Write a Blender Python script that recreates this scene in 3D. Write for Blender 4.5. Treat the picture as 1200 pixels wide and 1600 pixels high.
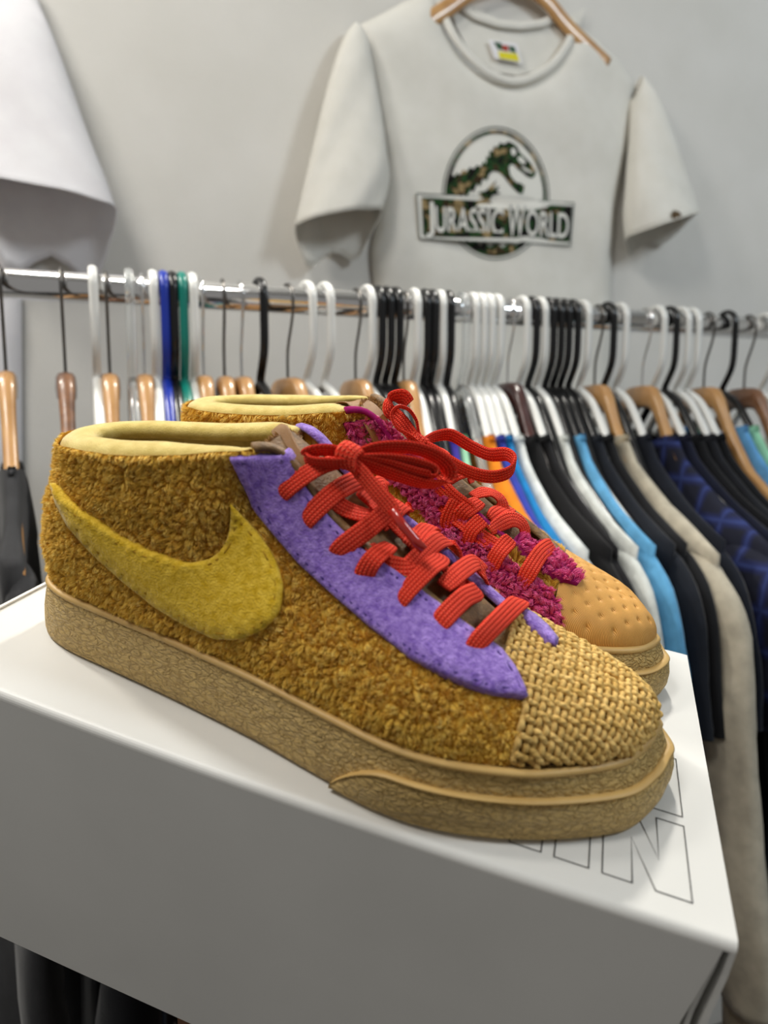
import bpy, bmesh, math, random
import numpy as np
from mathutils import Vector, Matrix
from mathutils.bvhtree import BVHTree
from mathutils.geometry import delaunay_2d_cdt
for o in list(bpy.data.objects): bpy.data.objects.remove(o)
S = bpy.context.scene; COL = S.collection
rng = np.random.default_rng(7); random.seed(7)
PI = math.pi

# ---------------------------------------------------------------- camera
F = 1110.0; CAMZ = 1.35; PITCH = math.radians(6.9)
CR = Matrix(((1,0,0),(0,math.sin(PITCH),-math.cos(PITCH)),(0,math.cos(PITCH),math.sin(PITCH))))  # camera axes in the world
CO = Vector((0,0,CAMZ))
cam = bpy.data.objects.new('camera', bpy.data.cameras.new('camera')); COL.objects.link(cam)
cam.matrix_world = Matrix.Translation(CO) @ CR.to_4x4()
cam.data.sensor_fit = 'VERTICAL'; cam.data.sensor_height = 36; cam.data.lens = 36*F/1600
cam.data.clip_start = .01
cam.data.dof.use_dof = True; cam.data.dof.focus_distance = .36; cam.data.dof.aperture_fstop = 6.5
S.camera = cam
def ray(px, py): return CR @ Vector((px-600, 800-py, -F))
# ---------------------------------------------------------------- frames
P0 = CR @ (Vector((555,-680,-1110))/1110*.234) + CO              # front right top corner of the box
_D = Vector((370,356,-1110)).normalized(); _R = Vector((4303,-1011,1110)).normalized(); _U = _R.cross(_D)
BR, BD, BU = CR@_R, CR@_D, CR@_U
BM = Matrix((( BR.x,BD.x,BU.x,P0.x),(BR.y,BD.y,BU.y,P0.y),(BR.z,BD.z,BU.z,P0.z),(0,0,0,1)))
BMI = BM.inverted()
CB = BMI @ CO
def bray(px, py): return (BMI.to_3x3() @ ray(px,py)).normalized()
def onv(px, py, v):
    d = bray(px,py); t = (v-CB.y)/d.y; return CB+d*t
A0 = CO + ray(50,445)/F*.69; A1 = CO + ray(1183,513)/F*1.0
ADIR = (A1-A0); RAILZ = (A0.z+A1.z)/2; ADIR.z = 0; ADIR.normalize()
QDIR = Vector((ADIR.y,-ADIR.x,0))                                # from the rail towards the camera side
def rail_at(px):                                                 # rail parameter seen at a pixel column
    d = ray(px, 480); n = Vector((d.y,-d.x)); a = Vector((A0.x,A0.y))
    return -(a-Vector((CO.x,CO.y))).dot(n)/Vector((ADIR.x,ADIR.y)).dot(n)
WALLQ = -.335
WP = A0 + QDIR*WALLQ
def onwall(px, py, off=0.0):                                     # (along the wall, height, world point) at `off` before the wall
    d = ray(px,py); p = WP+QDIR*off; t = (p-CO).dot(QDIR)/d.dot(QDIR); w = CO+d*t
    return (w-A0).dot(ADIR), w.z
def wallpt(a, z, off): return Vector((A0.x,A0.y,0))+ADIR*a+QDIR*(WALLQ+off)+Vector((0,0,z))

# ---------------------------------------------------------------- light, world, exposure
S.view_settings.view_transform = 'Standard'; S.view_settings.look = 'None'
S.view_settings.gamma = 1; S.view_settings.use_curve_mapping = False; S.view_settings.exposure = 0.0
wd = bpy.data.worlds.new('world'); S.world = wd; wd.use_nodes = True
wd.node_tree.nodes['Background'].inputs[0].default_value = (1,.97,.92,1)
wd.node_tree.nodes['Background'].inputs[1].default_value = .24
BC = BM @ Vector((-.15,.08,0))
def area(name, loc, target, size, power, col=(1,1,1)):
    l = bpy.data.lights.new(name,'AREA'); l.shape='DISK'; l.size=size; l.energy=power; l.color=col
    o = bpy.data.objects.new(name,l); COL.objects.link(o); o.location=loc
    o.rotation_euler = (Vector(target)-Vector(loc)).to_track_quat('-Z','Y').to_euler(); return o
LA = BC + (BM.to_3x3()@Vector((-.12,.95,1.0))).normalized()*1.25
LB = BC + (BM.to_3x3()@Vector((-1.0,.22,.72))).normalized()*1.30
def spot(name, loc, target, power, col, size=62, r=.05):
    l = bpy.data.lights.new(name,'SPOT'); l.energy=power; l.color=col; l.spot_size=math.radians(size); l.spot_blend=.7; l.shadow_soft_size=r
    o = bpy.data.objects.new(name,l); COL.objects.link(o); o.location=loc
    o.rotation_euler = (Vector(target)-Vector(loc)).to_track_quat('-Z','Y').to_euler(); return o
spot('ceiling_spot', LA, BC, 42, (1,.96,.88))
spot('ceiling_spot', LB, BC, 30, (1,.96,.88), r=.06)
area('fill_area', (-.50,-.22,2.6), (-.1,.45,1.2), .35, 8.4, (1,.97,.92))  # added soft fill above the camera, brightens the shoe sides
area('fill_area', (-.75,.30,2.6), (-.2,1.1,1.7), .25, 7.0, (1,.97,.9))  # added warm fill aimed at the left part of the wall
area('fill_area', (1.6,-.1,2.6), (1.0,1.4,1.1), .5, 17.0, (.82,.92,1))  # added cool fill aimed low at the right part of the wall

# ---------------------------------------------------------------- materials
def srgb(r,g,b):
    f = lambda c: c/255/12.92 if c/255<=.04045 else ((c/255+.055)/1.055)**2.4
    return (f(r),f(g),f(b),1)
class NT:
    def __init__(s, name):
        s.m = bpy.data.materials.new(name); s.m.use_nodes=True; s.t=s.m.node_tree; s.b=s.t.nodes['Principled BSDF']
    def n(s, typ, **kw):
        x = s.t.nodes.new(typ)
        for k,v in kw.items():
            if k.startswith('i_'): x.inputs[k[2:].replace('_',' ')].default_value = v
            else: setattr(x,k,v)
        return x
    def l(s, a, b): s.t.links.new(a,b)
    def math(s, op, a, b=None, c=None):
        x = s.t.nodes.new('ShaderNodeMath'); x.operation=op
        for i,v in enumerate((a,b,c)):
            if v is None: continue
            if isinstance(v,(int,float)): x.inputs[i].default_value=v
            else: s.l(v,x.inputs[i])
        return x.outputs[0]
    def ramp(s, fac, stops):
        r = s.t.nodes.new('ShaderNodeValToRGB'); s.l(fac,r.inputs[0]); e=r.color_ramp.elements
        while len(e)<len(stops): e.new(.5)
        for el,(p,c) in zip(e,stops): el.position=p; el.color=c
        return r.outputs[0]
    def bump(s, h, strength=.5, dist=.001):
        b = s.t.nodes.new('ShaderNodeBump'); b.inputs['Strength'].default_value=strength; b.inputs['Distance'].default_value=dist
        s.l(h,b.inputs['Height']); s.l(b.outputs[0],s.b.inputs['Normal'])
def mat(name, c, c2=None, rough=.6, metal=0, nscale=200, bscale=None, bump=0, bd=.001, sheen=0, coat=0, spec=.5, sub=0, stretch=None):
    k = NT(name); b=k.b
    b.inputs['Roughness'].default_value=rough; b.inputs['Metallic'].default_value=metal
    b.inputs['Specular IOR Level'].default_value=spec
    if sheen: b.inputs['Sheen Weight'].default_value=sheen; b.inputs['Sheen Roughness'].default_value=.4
    if coat: b.inputs['Coat Weight'].default_value=coat; b.inputs['Coat Roughness'].default_value=.12
    tc = k.n('ShaderNodeTexCoord'); src = tc.outputs['Object']
    if stretch:
        mp = k.n('ShaderNodeMapping'); mp.inputs['Scale'].default_value=stretch; k.l(src,mp.inputs[0]); src=mp.outputs[0]
    if c2:
        n = k.n('ShaderNodeTexNoise', i_Scale=nscale, i_Detail=4.0); k.l(src,n.inputs['Vector'])
        k.l(k.ramp(n.outputs[0],[(.32,c),(.68,c2)]), b.inputs['Base Color'])
    else: b.inputs['Base Color'].default_value=c
    if bump:
        n2 = k.n('ShaderNodeTexNoise', i_Scale=bscale or nscale, i_Detail=3.0); k.l(src,n2.inputs['Vector']); k.bump(n2.outputs[0],bump,bd)
    return k.m
M = {}
M['wall'] = mat('wall_paint', srgb(212,209,202), srgb(218,215,209), .85, nscale=9, bscale=160, bump=.25, bd=.0015)
M['floor'] = mat('floor_dark', srgb(38,36,36), srgb(48,45,43), .6, nscale=6)
M['ceiling'] = mat('ceiling_paint', srgb(225,225,222), rough=.9)
M['card'] = mat('white_card', srgb(214,213,209), srgb(220,219,215), .42, nscale=14, bscale=900, bump=.06, bd=.0004)
M['cardedge'] = mat('card_edge', srgb(196,186,165), rough=.8, bscale=500, bump=.3)
M['ink'] = mat('black_ink', srgb(22,22,24), rough=.5)
M['chrome'] = mat('chrome', (.82,.82,.83,1), rough=.12, metal=1)
M['hookmetal'] = mat('dark_hook_metal', (.16,.15,.14,1), rough=.28, metal=1)
M['wood'] = mat('hanger_wood', srgb(176,128,76), srgb(202,156,100), .35, nscale=30, coat=.5, stretch=(1,.25,1))
M['wooddark'] = mat('weathered_hanger_wood', srgb(84,52,34), srgb(150,104,70), .4, nscale=60, coat=.4, stretch=(1,.3,1))
M['woodred'] = mat('dark_red_wood', srgb(52,22,18), srgb(70,30,24), .3, nscale=40, coat=.6)
M['plinth'] = mat('plinth_wood', srgb(96,62,40), srgb(120,80,54), .55, nscale=18, stretch=(1,1,.15))
for nm,c,r in (('white_plastic',srgb(226,226,222),.3),('black_plastic',srgb(16,16,18),.25),('blue_plastic',srgb(26,52,160),.3),('teal_plastic',srgb(10,122,108),.3)):
    M[nm] = mat(nm, c, rough=r, spec=.5)
k = NT('clear_plastic'); k.b.inputs['Base Color'].default_value=(.92,.94,.94,1); k.b.inputs['Transmission Weight'].default_value=.85; k.b.inputs['Roughness'].default_value=.12; k.b.inputs['IOR'].default_value=1.35
M['clear_plastic'] = k.m
def cloth(name, r,g,b, d=.88, fold=0):
    return mat(name, srgb(r*d,g*d,b*d), srgb(r,g,b), .92, nscale=60, bscale=700, bump=.35, bd=.0006, sheen=.15, spec=.2)
# suede, felt, rubber
M['felt_yellow'] = mat('yellow_felt', srgb(212,170,34), srgb(242,204,74), .95, nscale=330, bscale=1100, bump=.9, bd=.0008, sheen=.35, spec=.1)
M['felt_purple'] = mat('purple_felt', srgb(124,92,180), srgb(172,142,220), .95, nscale=420, bscale=1100, bump=.9, bd=.0008, sheen=.35, spec=.1)
M['thread_yellow'] = mat('yellow_thread', srgb(186,142,20), rough=.8)
M['thread_purple'] = mat('purple_thread', srgb(74,48,130), rough=.8)
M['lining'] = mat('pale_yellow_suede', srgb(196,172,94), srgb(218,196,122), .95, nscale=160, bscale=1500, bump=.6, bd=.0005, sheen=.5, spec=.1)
M['inner'] = mat('shaded_inner_lining', srgb(150,128,70), srgb(180,156,92), .95, nscale=200, spec=.1)  # darker copy of the collar suede: shade of the opening painted in
M['fleece_base'] = mat('fleece_backing', srgb(170,120,36), srgb(196,142,50), .95, nscale=120, spec=.1)
M['pink_base'] = mat('pink_backing', srgb(140,26,92), rough=.95, spec=.1)
M['tongue'] = mat('brown_tongue_cloth', srgb(92,66,34), srgb(134,100,56), .6, nscale=240, bscale=900, bump=.5)
M['strap'] = mat('tan_ribbon', srgb(146,104,54), rough=.5, bscale=1400, bump=.4, stretch=(1,4,1))
M['weavebase'] = mat('weave_backing', srgb(86,62,26), rough=.95)
def rubber():
    k = NT('crackled_rubber'); k.b.inputs['Roughness'].default_value=.55
    tc = k.n('ShaderNodeTexCoord'); mp = k.n('ShaderNodeMapping'); mp.inputs['Scale'].default_value=(1,1,2.1); k.l(tc.outputs['Object'],mp.inputs[0])
    nz = k.n('ShaderNodeTexNoise', i_Scale=110.0, i_Detail=2.0); k.l(mp.outputs[0],nz.inputs['Vector'])
    mx = k.n('ShaderNodeMix', data_type='VECTOR'); mx.inputs['Factor'].default_value=.012
    ad = k.n('ShaderNodeVectorMath', operation='MULTIPLY_ADD'); k.l(nz.outputs['Color'],ad.inputs[0]); ad.inputs[1].default_value=(.010,.010,.010); k.l(mp.outputs[0],ad.inputs[2])
    v = k.n('ShaderNodeTexVoronoi', feature='DISTANCE_TO_EDGE', i_Scale=210.0); k.l(ad.outputs[0],v.inputs['Vector'])
    v2 = k.n('ShaderNodeTexVoronoi', feature='DISTANCE_TO_EDGE', i_Scale=480.0); k.l(ad.outputs[0],v2.inputs['Vector'])
    h = k.math('ADD', k.math('MINIMUM',v.outputs['Distance'],.22), k.math('MULTIPLY',k.math('MINIMUM',v2.outputs['Distance'],.2),.5))
    n2 = k.n('ShaderNodeTexNoise', i_Scale=260.0, i_Detail=4.0); k.l(mp.outputs[0],n2.inputs['Vector'])
    h = k.math('ADD', h, k.math('MULTIPLY', n2.outputs[0], .32))
    k.bump(h, 1.0, .0032)
    k.l(k.ramp(h,[(.1,srgb(160,126,64)),(.4,srgb(214,180,110))]), k.b.inputs['Base Color'])
    return k.m
M['rubber'] = rubber()
M['rubber_smooth'] = mat('smooth_rubber_edge', srgb(198,160,94), srgb(206,170,104), .5, nscale=90)
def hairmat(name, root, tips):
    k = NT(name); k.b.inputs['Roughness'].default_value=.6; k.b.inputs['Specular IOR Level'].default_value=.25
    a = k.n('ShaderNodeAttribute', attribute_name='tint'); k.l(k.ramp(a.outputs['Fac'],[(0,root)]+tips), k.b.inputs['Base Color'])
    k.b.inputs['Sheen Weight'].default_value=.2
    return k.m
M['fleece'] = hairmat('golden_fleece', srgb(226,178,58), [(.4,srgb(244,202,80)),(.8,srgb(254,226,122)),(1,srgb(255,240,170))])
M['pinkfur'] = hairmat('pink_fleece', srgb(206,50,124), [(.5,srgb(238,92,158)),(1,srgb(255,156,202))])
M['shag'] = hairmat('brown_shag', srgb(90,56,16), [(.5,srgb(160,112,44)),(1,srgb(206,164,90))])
def lace():
    k = NT('red_braid'); k.b.inputs['Roughness'].default_value=.55; k.b.inputs['Specular IOR Level'].default_value=.2
    uv = k.n('ShaderNodeUVMap'); sp = k.n('ShaderNodeSeparateXYZ'); k.l(uv.outputs[0],sp.inputs[0])
    x,y = sp.outputs[0], sp.outputs[1]
    cell = k.math('ABSOLUTE', k.math('SUBTRACT', k.math('FRACT', k.math('MULTIPLY',x,5.0)), .5))   # 0..0.5
    ph = k.math('ADD', k.math('MULTIPLY',y,720.0), k.math('MULTIPLY',cell,1.5))
    s1 = k.math('SINE', k.math('MULTIPLY',ph,2*PI))
    s1 = k.math('ADD', k.math('MULTIPLY',s1,.5), .5)
    ridge = k.math('SUBTRACT', 1.0, k.math('POWER', k.math('MULTIPLY',cell,2.0), 3.0))
    h = k.math('MULTIPLY', k.math('ADD',k.math('MULTIPLY',s1,.65),.35), ridge)
    k.bump(h, 1.0, .0007)
    k.l(k.ramp(h,[(0,srgb(160,12,4)),(.4,srgb(242,50,28)),(1,srgb(255,104,76))]), k.b.inputs['Base Color'])  # braid highlight painted in: ridge tops lighter, grooves darker
    return k.m
M['lace'] = lace(); M['lace'].node_tree.nodes['Principled BSDF'].inputs['Roughness'].default_value=.8
M['aglet'] = mat('red_aglet', srgb(190,40,28), rough=.2, coat=.6)
def yarnmat():
    k = NT('tan_yarn'); k.b.inputs['Roughness'].default_value=.85; k.b.inputs['Specular IOR Level'].default_value=.2
    uv = k.n('ShaderNodeUVMap'); sp = k.n('ShaderNodeSeparateXYZ'); k.l(uv.outputs[0],sp.inputs[0])
    ph = k.math('ADD', k.math('MULTIPLY',sp.outputs[1],420.0), k.math('MULTIPLY',sp.outputs[0],2.0))
    s = k.math('ADD', k.math('MULTIPLY',k.math('SINE', k.math('MULTIPLY',ph,2*PI)),.5), .5)
    tc = k.n('ShaderNodeTexCoord'); n = k.n('ShaderNodeTexNoise', i_Scale=150.0, i_Detail=3.0); k.l(tc.outputs['Object'],n.inputs['Vector'])
    k.l(k.ramp(n.outputs[0],[(.3,srgb(192,154,82)),(.7,srgb(228,192,120))]), k.b.inputs['Base Color'])
    k.bump(s,.6,.0004); return k.m
M['yarn'] = yarnmat()
def twill():
    k = NT('tan_twill'); k.b.inputs['Roughness'].default_value=.5; k.b.inputs['Specular IOR Level'].default_value=.3
    tc = k.n('ShaderNodeTexCoord'); sp = k.n('ShaderNodeSeparateXYZ'); k.l(tc.outputs['Object'],sp.inputs[0])
    ph = k.math('ADD', k.math('MULTIPLY',sp.outputs[0],1500.0), k.math('MULTIPLY',sp.outputs[1],2600.0))
    s = k.math('ADD', k.math('MULTIPLY',k.math('SINE',k.math('MULTIPLY',ph,3.1)),.5), .5)
    k.l(k.ramp(s,[(0,srgb(184,126,54)),(1,srgb(238,184,102))]), k.b.inputs['Base Color'])
    k.bump(s,.5,.0003); return k.m
M['twill'] = twill()
def camo():
    k = NT('camouflage_print'); k.b.inputs['Roughness'].default_value=.9; k.b.inputs['Specular IOR Level'].default_value=.1
    tc = k.n('ShaderNodeTexCoord'); n = k.n('ShaderNodeTexNoise', i_Scale=55.0, i_Detail=1.5); k.l(tc.outputs['Object'],n.inputs['Vector'])
    r = k.ramp(n.outputs[0],[(0,srgb(28,26,24)),(.44,srgb(40,74,40)),(.53,srgb(60,48,34)),(.60,srgb(150,130,92))])
    k.l(r,k.b.inputs['Base Color'])
    for nd in k.t.nodes:
        if nd.type=='VALTORGB': nd.color_ramp.interpolation='CONSTANT'
    return k.m
M['camo'] = camo()
M['tee'] = mat('white_cotton', srgb(220,217,208), srgb(226,223,215), .95, nscale=30, bscale=900, bump=.3, bd=.0005, spec=.15)
M['teel'] = mat('bright_white_cotton', srgb(234,231,234), srgb(240,238,240), .95, nscale=30, bscale=900, bump=.3, bd=.0005, spec=.15)
M['print_grey'] = mat('grey_print_line', srgb(92,98,92), rough=.9)
M['print_white'] = mat('white_print', srgb(226,224,216), rough=.9)
M['tag_green'] = mat('tag_green', srgb(44,84,56), rough=.8); M['tag_red'] = mat('tag_red', srgb(170,62,48), rough=.8); M['tag_yellow'] = mat('tag_yellow', srgb(226,214,40), rough=.8)
M['patch'] = mat('brown_patch', srgb(58,40,22), srgb(110,86,50), .8, nscale=300)

# ---------------------------------------------------------------- builders
def props(o, label=None, cat=None, group=None, kind=None):
    for k_,v in (('label',label),('category',cat),('group',group),('kind',kind)):
        if v: o[k_]=v
    return o
def mesh_obj(name, V, Fc, m, parent=None, smooth=True, uv=None, label=None, kind=None):
    me = bpy.data.meshes.new(name); me.from_pydata([tuple(v) for v in V],[],[tuple(f) for f in Fc])
    if uv is not None:
        ul = me.uv_layers.new(name='UVMap'); idx = np.empty(len(me.loops),dtype=np.int32); me.loops.foreach_get('vertex_index',idx)
        ul.data.foreach_set('uv', np.asarray(uv,dtype=np.float32)[idx].ravel())
    if smooth: me.polygons.foreach_set('use_smooth',[True]*len(me.polygons))
    for mm in (m if isinstance(m,(list,tuple)) else [m]): me.materials.append(mm)
    o = bpy.data.objects.new(name,me); COL.objects.link(o)
    if parent: o.parent=parent
    if label: o['label']=label
    if kind: o['kind']=kind
    return o
def empty(name, mtx, label, cat, group=None):
    o = bpy.data.objects.new(name,None); COL.objects.link(o); o.matrix_world=mtx; o.empty_display_size=.02
    return props(o,label,cat,group)
def copy_tree(o, parent=None):
    c = o.copy(); COL.objects.link(c); c.parent=parent
    for ch in list(KIDS.get(o.name,[])): copy_tree(ch,c)
    return c
KIDS = {}
def boxmesh(x0,x1,y0,y1,z0,z1,bev=0):
    bm = bmesh.new(); bmesh.ops.create_cube(bm,size=1)
    for v in bm.verts: v.co = Vector(((x0+x1)/2+v.co.x*(x1-x0),(y0+y1)/2+v.co.y*(y1-y0),(z0+z1)/2+v.co.z*(z1-z0)))
    if bev: bmesh.ops.bevel(bm,geom=bm.edges[:],offset=bev,segments=2,affect='EDGES',profile=.6)
    V=[v.co.copy() for v in bm.verts]; bm.verts.index_update(); Fc=[[v.index for v in f.verts] for f in bm.faces]; bm.free(); return V,Fc
def catmull(P, n, closed=False):
    P=[Vector(p) if not isinstance(p,np.ndarray) else p for p in P]; P=np.array([list(p) for p in P],float); m=len(P); out=[]
    segs = m if closed else m-1
    for i in range(segs):
        if closed: p0,p1,p2,p3 = P[(i-1)%m],P[i],P[(i+1)%m],P[(i+2)%m]
        else: p0,p1,p2,p3 = P[max(i-1,0)],P[i],P[i+1],P[min(i+2,m-1)]
        for j in range(n):
            t=j/n; out.append(.5*((2*p1)+(-p0+p2)*t+(2*p0-5*p1+4*p2-p3)*t*t+(-p0+3*p1-3*p2+p3)*t**3))
    if not closed: out.append(P[-1])
    return np.array(out)
def resample(C, n):
    d=np.r_[0,np.cumsum(np.linalg.norm(np.diff(C,axis=0),axis=1))]; t=np.linspace(0,d[-1],n)
    return np.stack([np.interp(t,d,C[:,i]) for i in range(C.shape[1])],1)
def tube(pts, rad, seg=8, caps=True, flat=None, uv=False, tw=0.0, ref=Vector((0,0,1))):
    """tube along pts; rad a number or list; flat=(sx,sy) scales in the frame"""
    P=[Vector(p) for p in pts]; n=len(P); V=[];Fc=[];UV=[]; N=None; L=0
    for i in range(n):
        t=(P[min(i+1,n-1)]-P[max(i-1,0)]); t = t.normalized() if t.length>1e-9 else Vector((0,0,1))
        if N is None:
            N = ref - t*ref.dot(t)
            if N.length<1e-4: N = Vector((1,0,0)) - t*t.x
        else: N = N - t*N.dot(t)
        N.normalize(); B=t.cross(N); r = rad[i] if hasattr(rad,'__len__') else rad
        if i: L+=(P[i]-P[i-1]).length
        for j in range(seg):
            a=2*PI*j/seg; cx,cy=math.cos(a),math.sin(a)
            if flat: cx*=flat[0]; cy*=flat[1]
            V.append(P[i]+(N*cx+B*cy)*r); UV.append((j/seg,L))
    for i in range(n-1):
        for j in range(seg):
            k2=(j+1)%seg; Fc.append((i*seg+j,i*seg+k2,(i+1)*seg+k2,(i+1)*seg+j))
    if caps: Fc.append(tuple(range(seg))[::-1]); Fc.append(tuple((n-1)*seg+j for j in range(seg)))
    return (V,Fc,UV) if uv else (V,Fc)
def join(*parts):
    V=[];Fc=[]
    for v,f in parts:
        o=len(V); V+=list(v); Fc+=[tuple(i+o for i in q) for q in f]
    return V,Fc
def ribbon(pts, widths, wdirs, th=.0016, uvw=True):
    """flat braided lace with rounded section: pts, widths, width directions"""
    n=len(pts); prof=[]
    for a in np.linspace(0,2*PI,12,endpoint=False):
        c,s=math.cos(a),math.sin(a); prof.append((math.copysign(abs(c)**.6,c)*.5, math.copysign(abs(s)**.8,s)*.5))
    V=[];Fc=[];UV=[];L=0; m=len(prof)
    for i in range(n):
        p=Vector(pts[i]); t=(Vector(pts[min(i+1,n-1)])-Vector(pts[max(i-1,0)])).normalized()
        w=Vector(wdirs[i]); w=(w-t*w.dot(t)).normalized(); nn=t.cross(w)
        if i: L+=(p-Vector(pts[i-1])).length
        for x,y in prof:
            V.append(p+w*(x*widths[i])+nn*(y*th)); UV.append((x+.5,L))
    for i in range(n-1):
        for j in range(m):
            k2=(j+1)%m; Fc.append((i*m+j,i*m+k2,(i+1)*m+k2,(i+1)*m+j))
    Fc.append(tuple(range(m))[::-1]); Fc.append(tuple((n-1)*m+j for j in range(m)))
    return V,Fc,UV
def fbm(p, s, seed=0):
    """cheap smooth noise on an (n,3) array"""
    r=np.random.default_rng(seed); out=np.zeros(len(p)); a=1
    for o in range(3):
        for _ in range(4):
            d=r.normal(size=3); d/=np.linalg.norm(d); out+=a*np.sin(p@d*s*(2**o)*r.uniform(.7,1.3)+r.uniform(0,6.28))/4
        a*=.55
    return out

# ---------------------------------------------------------------- room
def struct(name, V, Fc, m):
    o=mesh_obj(name,V,Fc,m,smooth=False); o['kind']='structure'; return o
def wallbox(a0,a1,o0,o1,z0,z1):
    V=[wallpt(a,z,o) for a in (a0,a1) for o in (o0,o1) for z in (z0,z1)]
    return V,[(0,1,3,2),(4,6,7,5),(0,4,5,1),(2,3,7,6),(0,2,6,4),(1,5,7,3)]
struct('wall_back', *wallbox(-1.6,3.2,-.1,0,0,2.75), M['wall'])
struct('floor', *wallbox(-1.6,3.2,-.1,3.2,-.08,0), M['floor'])
struct('ceiling', *wallbox(-1.6,3.2,-.1,3.2,2.75,2.83), M['ceiling'])
struct('wall_right', *wallbox(3.2,3.3,-.1,3.2,0,2.75), M['wall'])
# ---------------------------------------------------------------- white shoe box (box frame: x along the front edge, y away, z up; origin front right top corner)
BL, BW, BH = .352, .203, .153
def bo(name, V, Fc, m, parent, smooth=False, **kw): return mesh_obj(name,V,Fc,m,parent,smooth,**kw)
BOXC = Vector((-BL/2, BW/2, -BH))
sbox = empty('shoe_box', BM@Matrix.Translation(BOXC), 'large white card shoe box with outlined block letters on its lid, under both sneakers', 'box')
def L(V, c=BOXC): return [Vector(v)-c for v in V]
V,Fc = boxmesh(-BL+.002,-.006,.004,BW-.001,-BH,-.004,.0006); bo('box_body',L(V),Fc,M['card'],sbox)
# lid top, slightly domed, with a soft front crease
nx=40; RF=.0035
BOW=lambda x,y: -.0032*math.sin(PI*(x+BL)/BL)*max(0,1-y/BW)
YZ=[(RF*(1-math.cos(a)),-RF*(1-math.sin(a))) for a in np.linspace(0,PI/2,7)]+[(y,0) for y in np.linspace(.010,BW,12)]
ny=len(YZ)-1; V=[];Fc=[]
for i in range(nx+1):
    for y,z in YZ:
        x=-BL+BL*i/nx; V.append((x,y+BOW(x,y),z-.0006*math.sin(PI*i/nx)))
n0=len(V); AN=[(math.cos(a),-math.sin(a)) for a in np.linspace(0,PI/2,7)]+[(0,-1)]*12
V+=[(v[0],v[1]+AN[q%(ny+1)][0]*.0016,v[2]+AN[q%(ny+1)][1]*.0016) for q,v in enumerate(V[:n0])]
for i in range(nx):
    for j in range(ny):
        a=i*(ny+1)+j; Fc.append((a,a+ny+1,a+ny+2,a+1)); Fc.append((n0+a,n0+a+1,n0+a+ny+2,n0+a+ny+1))
rim=[i*(ny+1) for i in range(nx+1)]+[nx*(ny+1)+j for j in range(1,ny+1)]+[i*(ny+1)+ny for i in range(nx-1,-1,-1)]+[j for j in range(ny-1,0,-1)]
for a,b in zip(rim,rim[1:]+rim[:1]): Fc.append((b,a,n0+a,n0+b))
lid=bo('lid',L(V),Fc,M['card'],sbox,smooth=False)
# front flap, loose at the right corner: its right end leans inwards towards the bottom
V=[];Fc=[]; nz=16
for i in range(nx+1):
    for j in range(nz+1):
        x=-BL+(BL-.004)*i/nx; t=j/nz; s=i/nx
        x2 = x - .0165*t*max(0,(s-.80)/.20)**1.0
        V.append((x2, BOW(x,0)*(1-.8*t)-.0004*math.sin(PI*t)*s, -RF-.0006*math.sin(PI*s)*(1-t)-(BH-.0015-RF)*t))
n0=len(V); V+=[(v[0],v[1]+.0016,v[2]) for v in V[:n0]]
for i in range(nx):
    for j in range(nz):
        a=i*(nz+1)+j; Fc.append((a,a+1,a+nz+2,a+nz+1)); Fc.append((n0+a,n0+a+nz+1,n0+a+nz+2,n0+a+1))
rim=[i*(nz+1) for i in range(nx+1)]+[nx*(nz+1)+j for j in range(1,nz+1)]+[i*(nz+1)+nz for i in range(nx-1,-1,-1)]+[j for j in range(nz-1,0,-1)]
for a,b in zip(rim,rim[1:]+rim[:1]): Fc.append((a,b,n0+b,n0+a))
bo('front_flap',L(V),Fc,M['card'],sbox,smooth=False)
# right end: two layers of card with a raw, slightly frayed edge
for k_,(x0,x1,y0) in enumerate(((-.0018,0,.0),(-.0056,-.0040,.0012))):
    V=[];Fc=[]; nn=14
    for j in range(nn+1):
        t=j/nn; wv=.0005*math.sin(9*t+k_*2)+.0003*math.sin(23*t); xs=-.0012*t
        for x in (x0,x1): V+= [(x+wv+xs,y0+.0004*math.sin(17*t),-.003-(BH-.003)*t),(x+wv+xs,BW-.001,-.003-(BH-.003)*t)]
    for j in range(nn):
        a=j*4
        for q in ((0,4,6,2),(1,3,7,5),(0,1,5,4),(2,6,7,3)): Fc.append(tuple(a+i for i in q))
    bo('end_flap',L(V),Fc,M['card'] if k_ else M['card'],sbox)
V,Fc=tube([(-BL+.0008,.001,.0008),(-BL+.0008,BW-.001,.0008)],.0011,6); bo('lid_rim',L(V),Fc,M['card'],sbox)
# outlined block letters on the lid: NIKE read from the far side, two rows
LET = {
 'N': (.031,[[(0,0),(0,1),(.40,1),(.66,.40),(.66,1),(1,1),(1,0),(.60,0),(.34,.60),(.34,0)]]),
 'I': (.0125,[[(0,0),(0,1),(1,1),(1,0)]]),
 'K': (.031,[[(0,0),(0,1),(.38,1),(.38,.62),(.62,1),(1,1),(.66,.5),(1,0),(.62,0),(.38,.38),(.38,0)]]),
 'E': (.027,[[(0,0),(0,1),(1,1),(1,.78),(.42,.78),(.42,.61),(.92,.61),(.92,.39),(.42,.39),(.42,.22),(1,.22),(1,0)]])}
def outline_strip(P, w, z):
    V=[];Fc=[]; n=len(P)
    for i in range(n):
        p0,p1,p2=Vector(P[i-1]),Vector(P[i]),Vector(P[(i+1)%n]); a=(p1-p0).normalized(); b=(p2-p1).normalized()
        na,nb=Vector((-a.y,a.x)),Vector((-b.y,b.x)); m_=(na+nb); m_=m_/max(.35,m_.dot(na)) if m_.length>.1 else na
        for s in (.5,-.5): V.append((p1.x+m_.x*w*s,p1.y+m_.y*w*s,z(p1)))
    for i in range(n):
        j=(i+1)%n; Fc.append((2*i,2*i+1,2*j+1,2*j))
    return V,Fc
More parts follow.
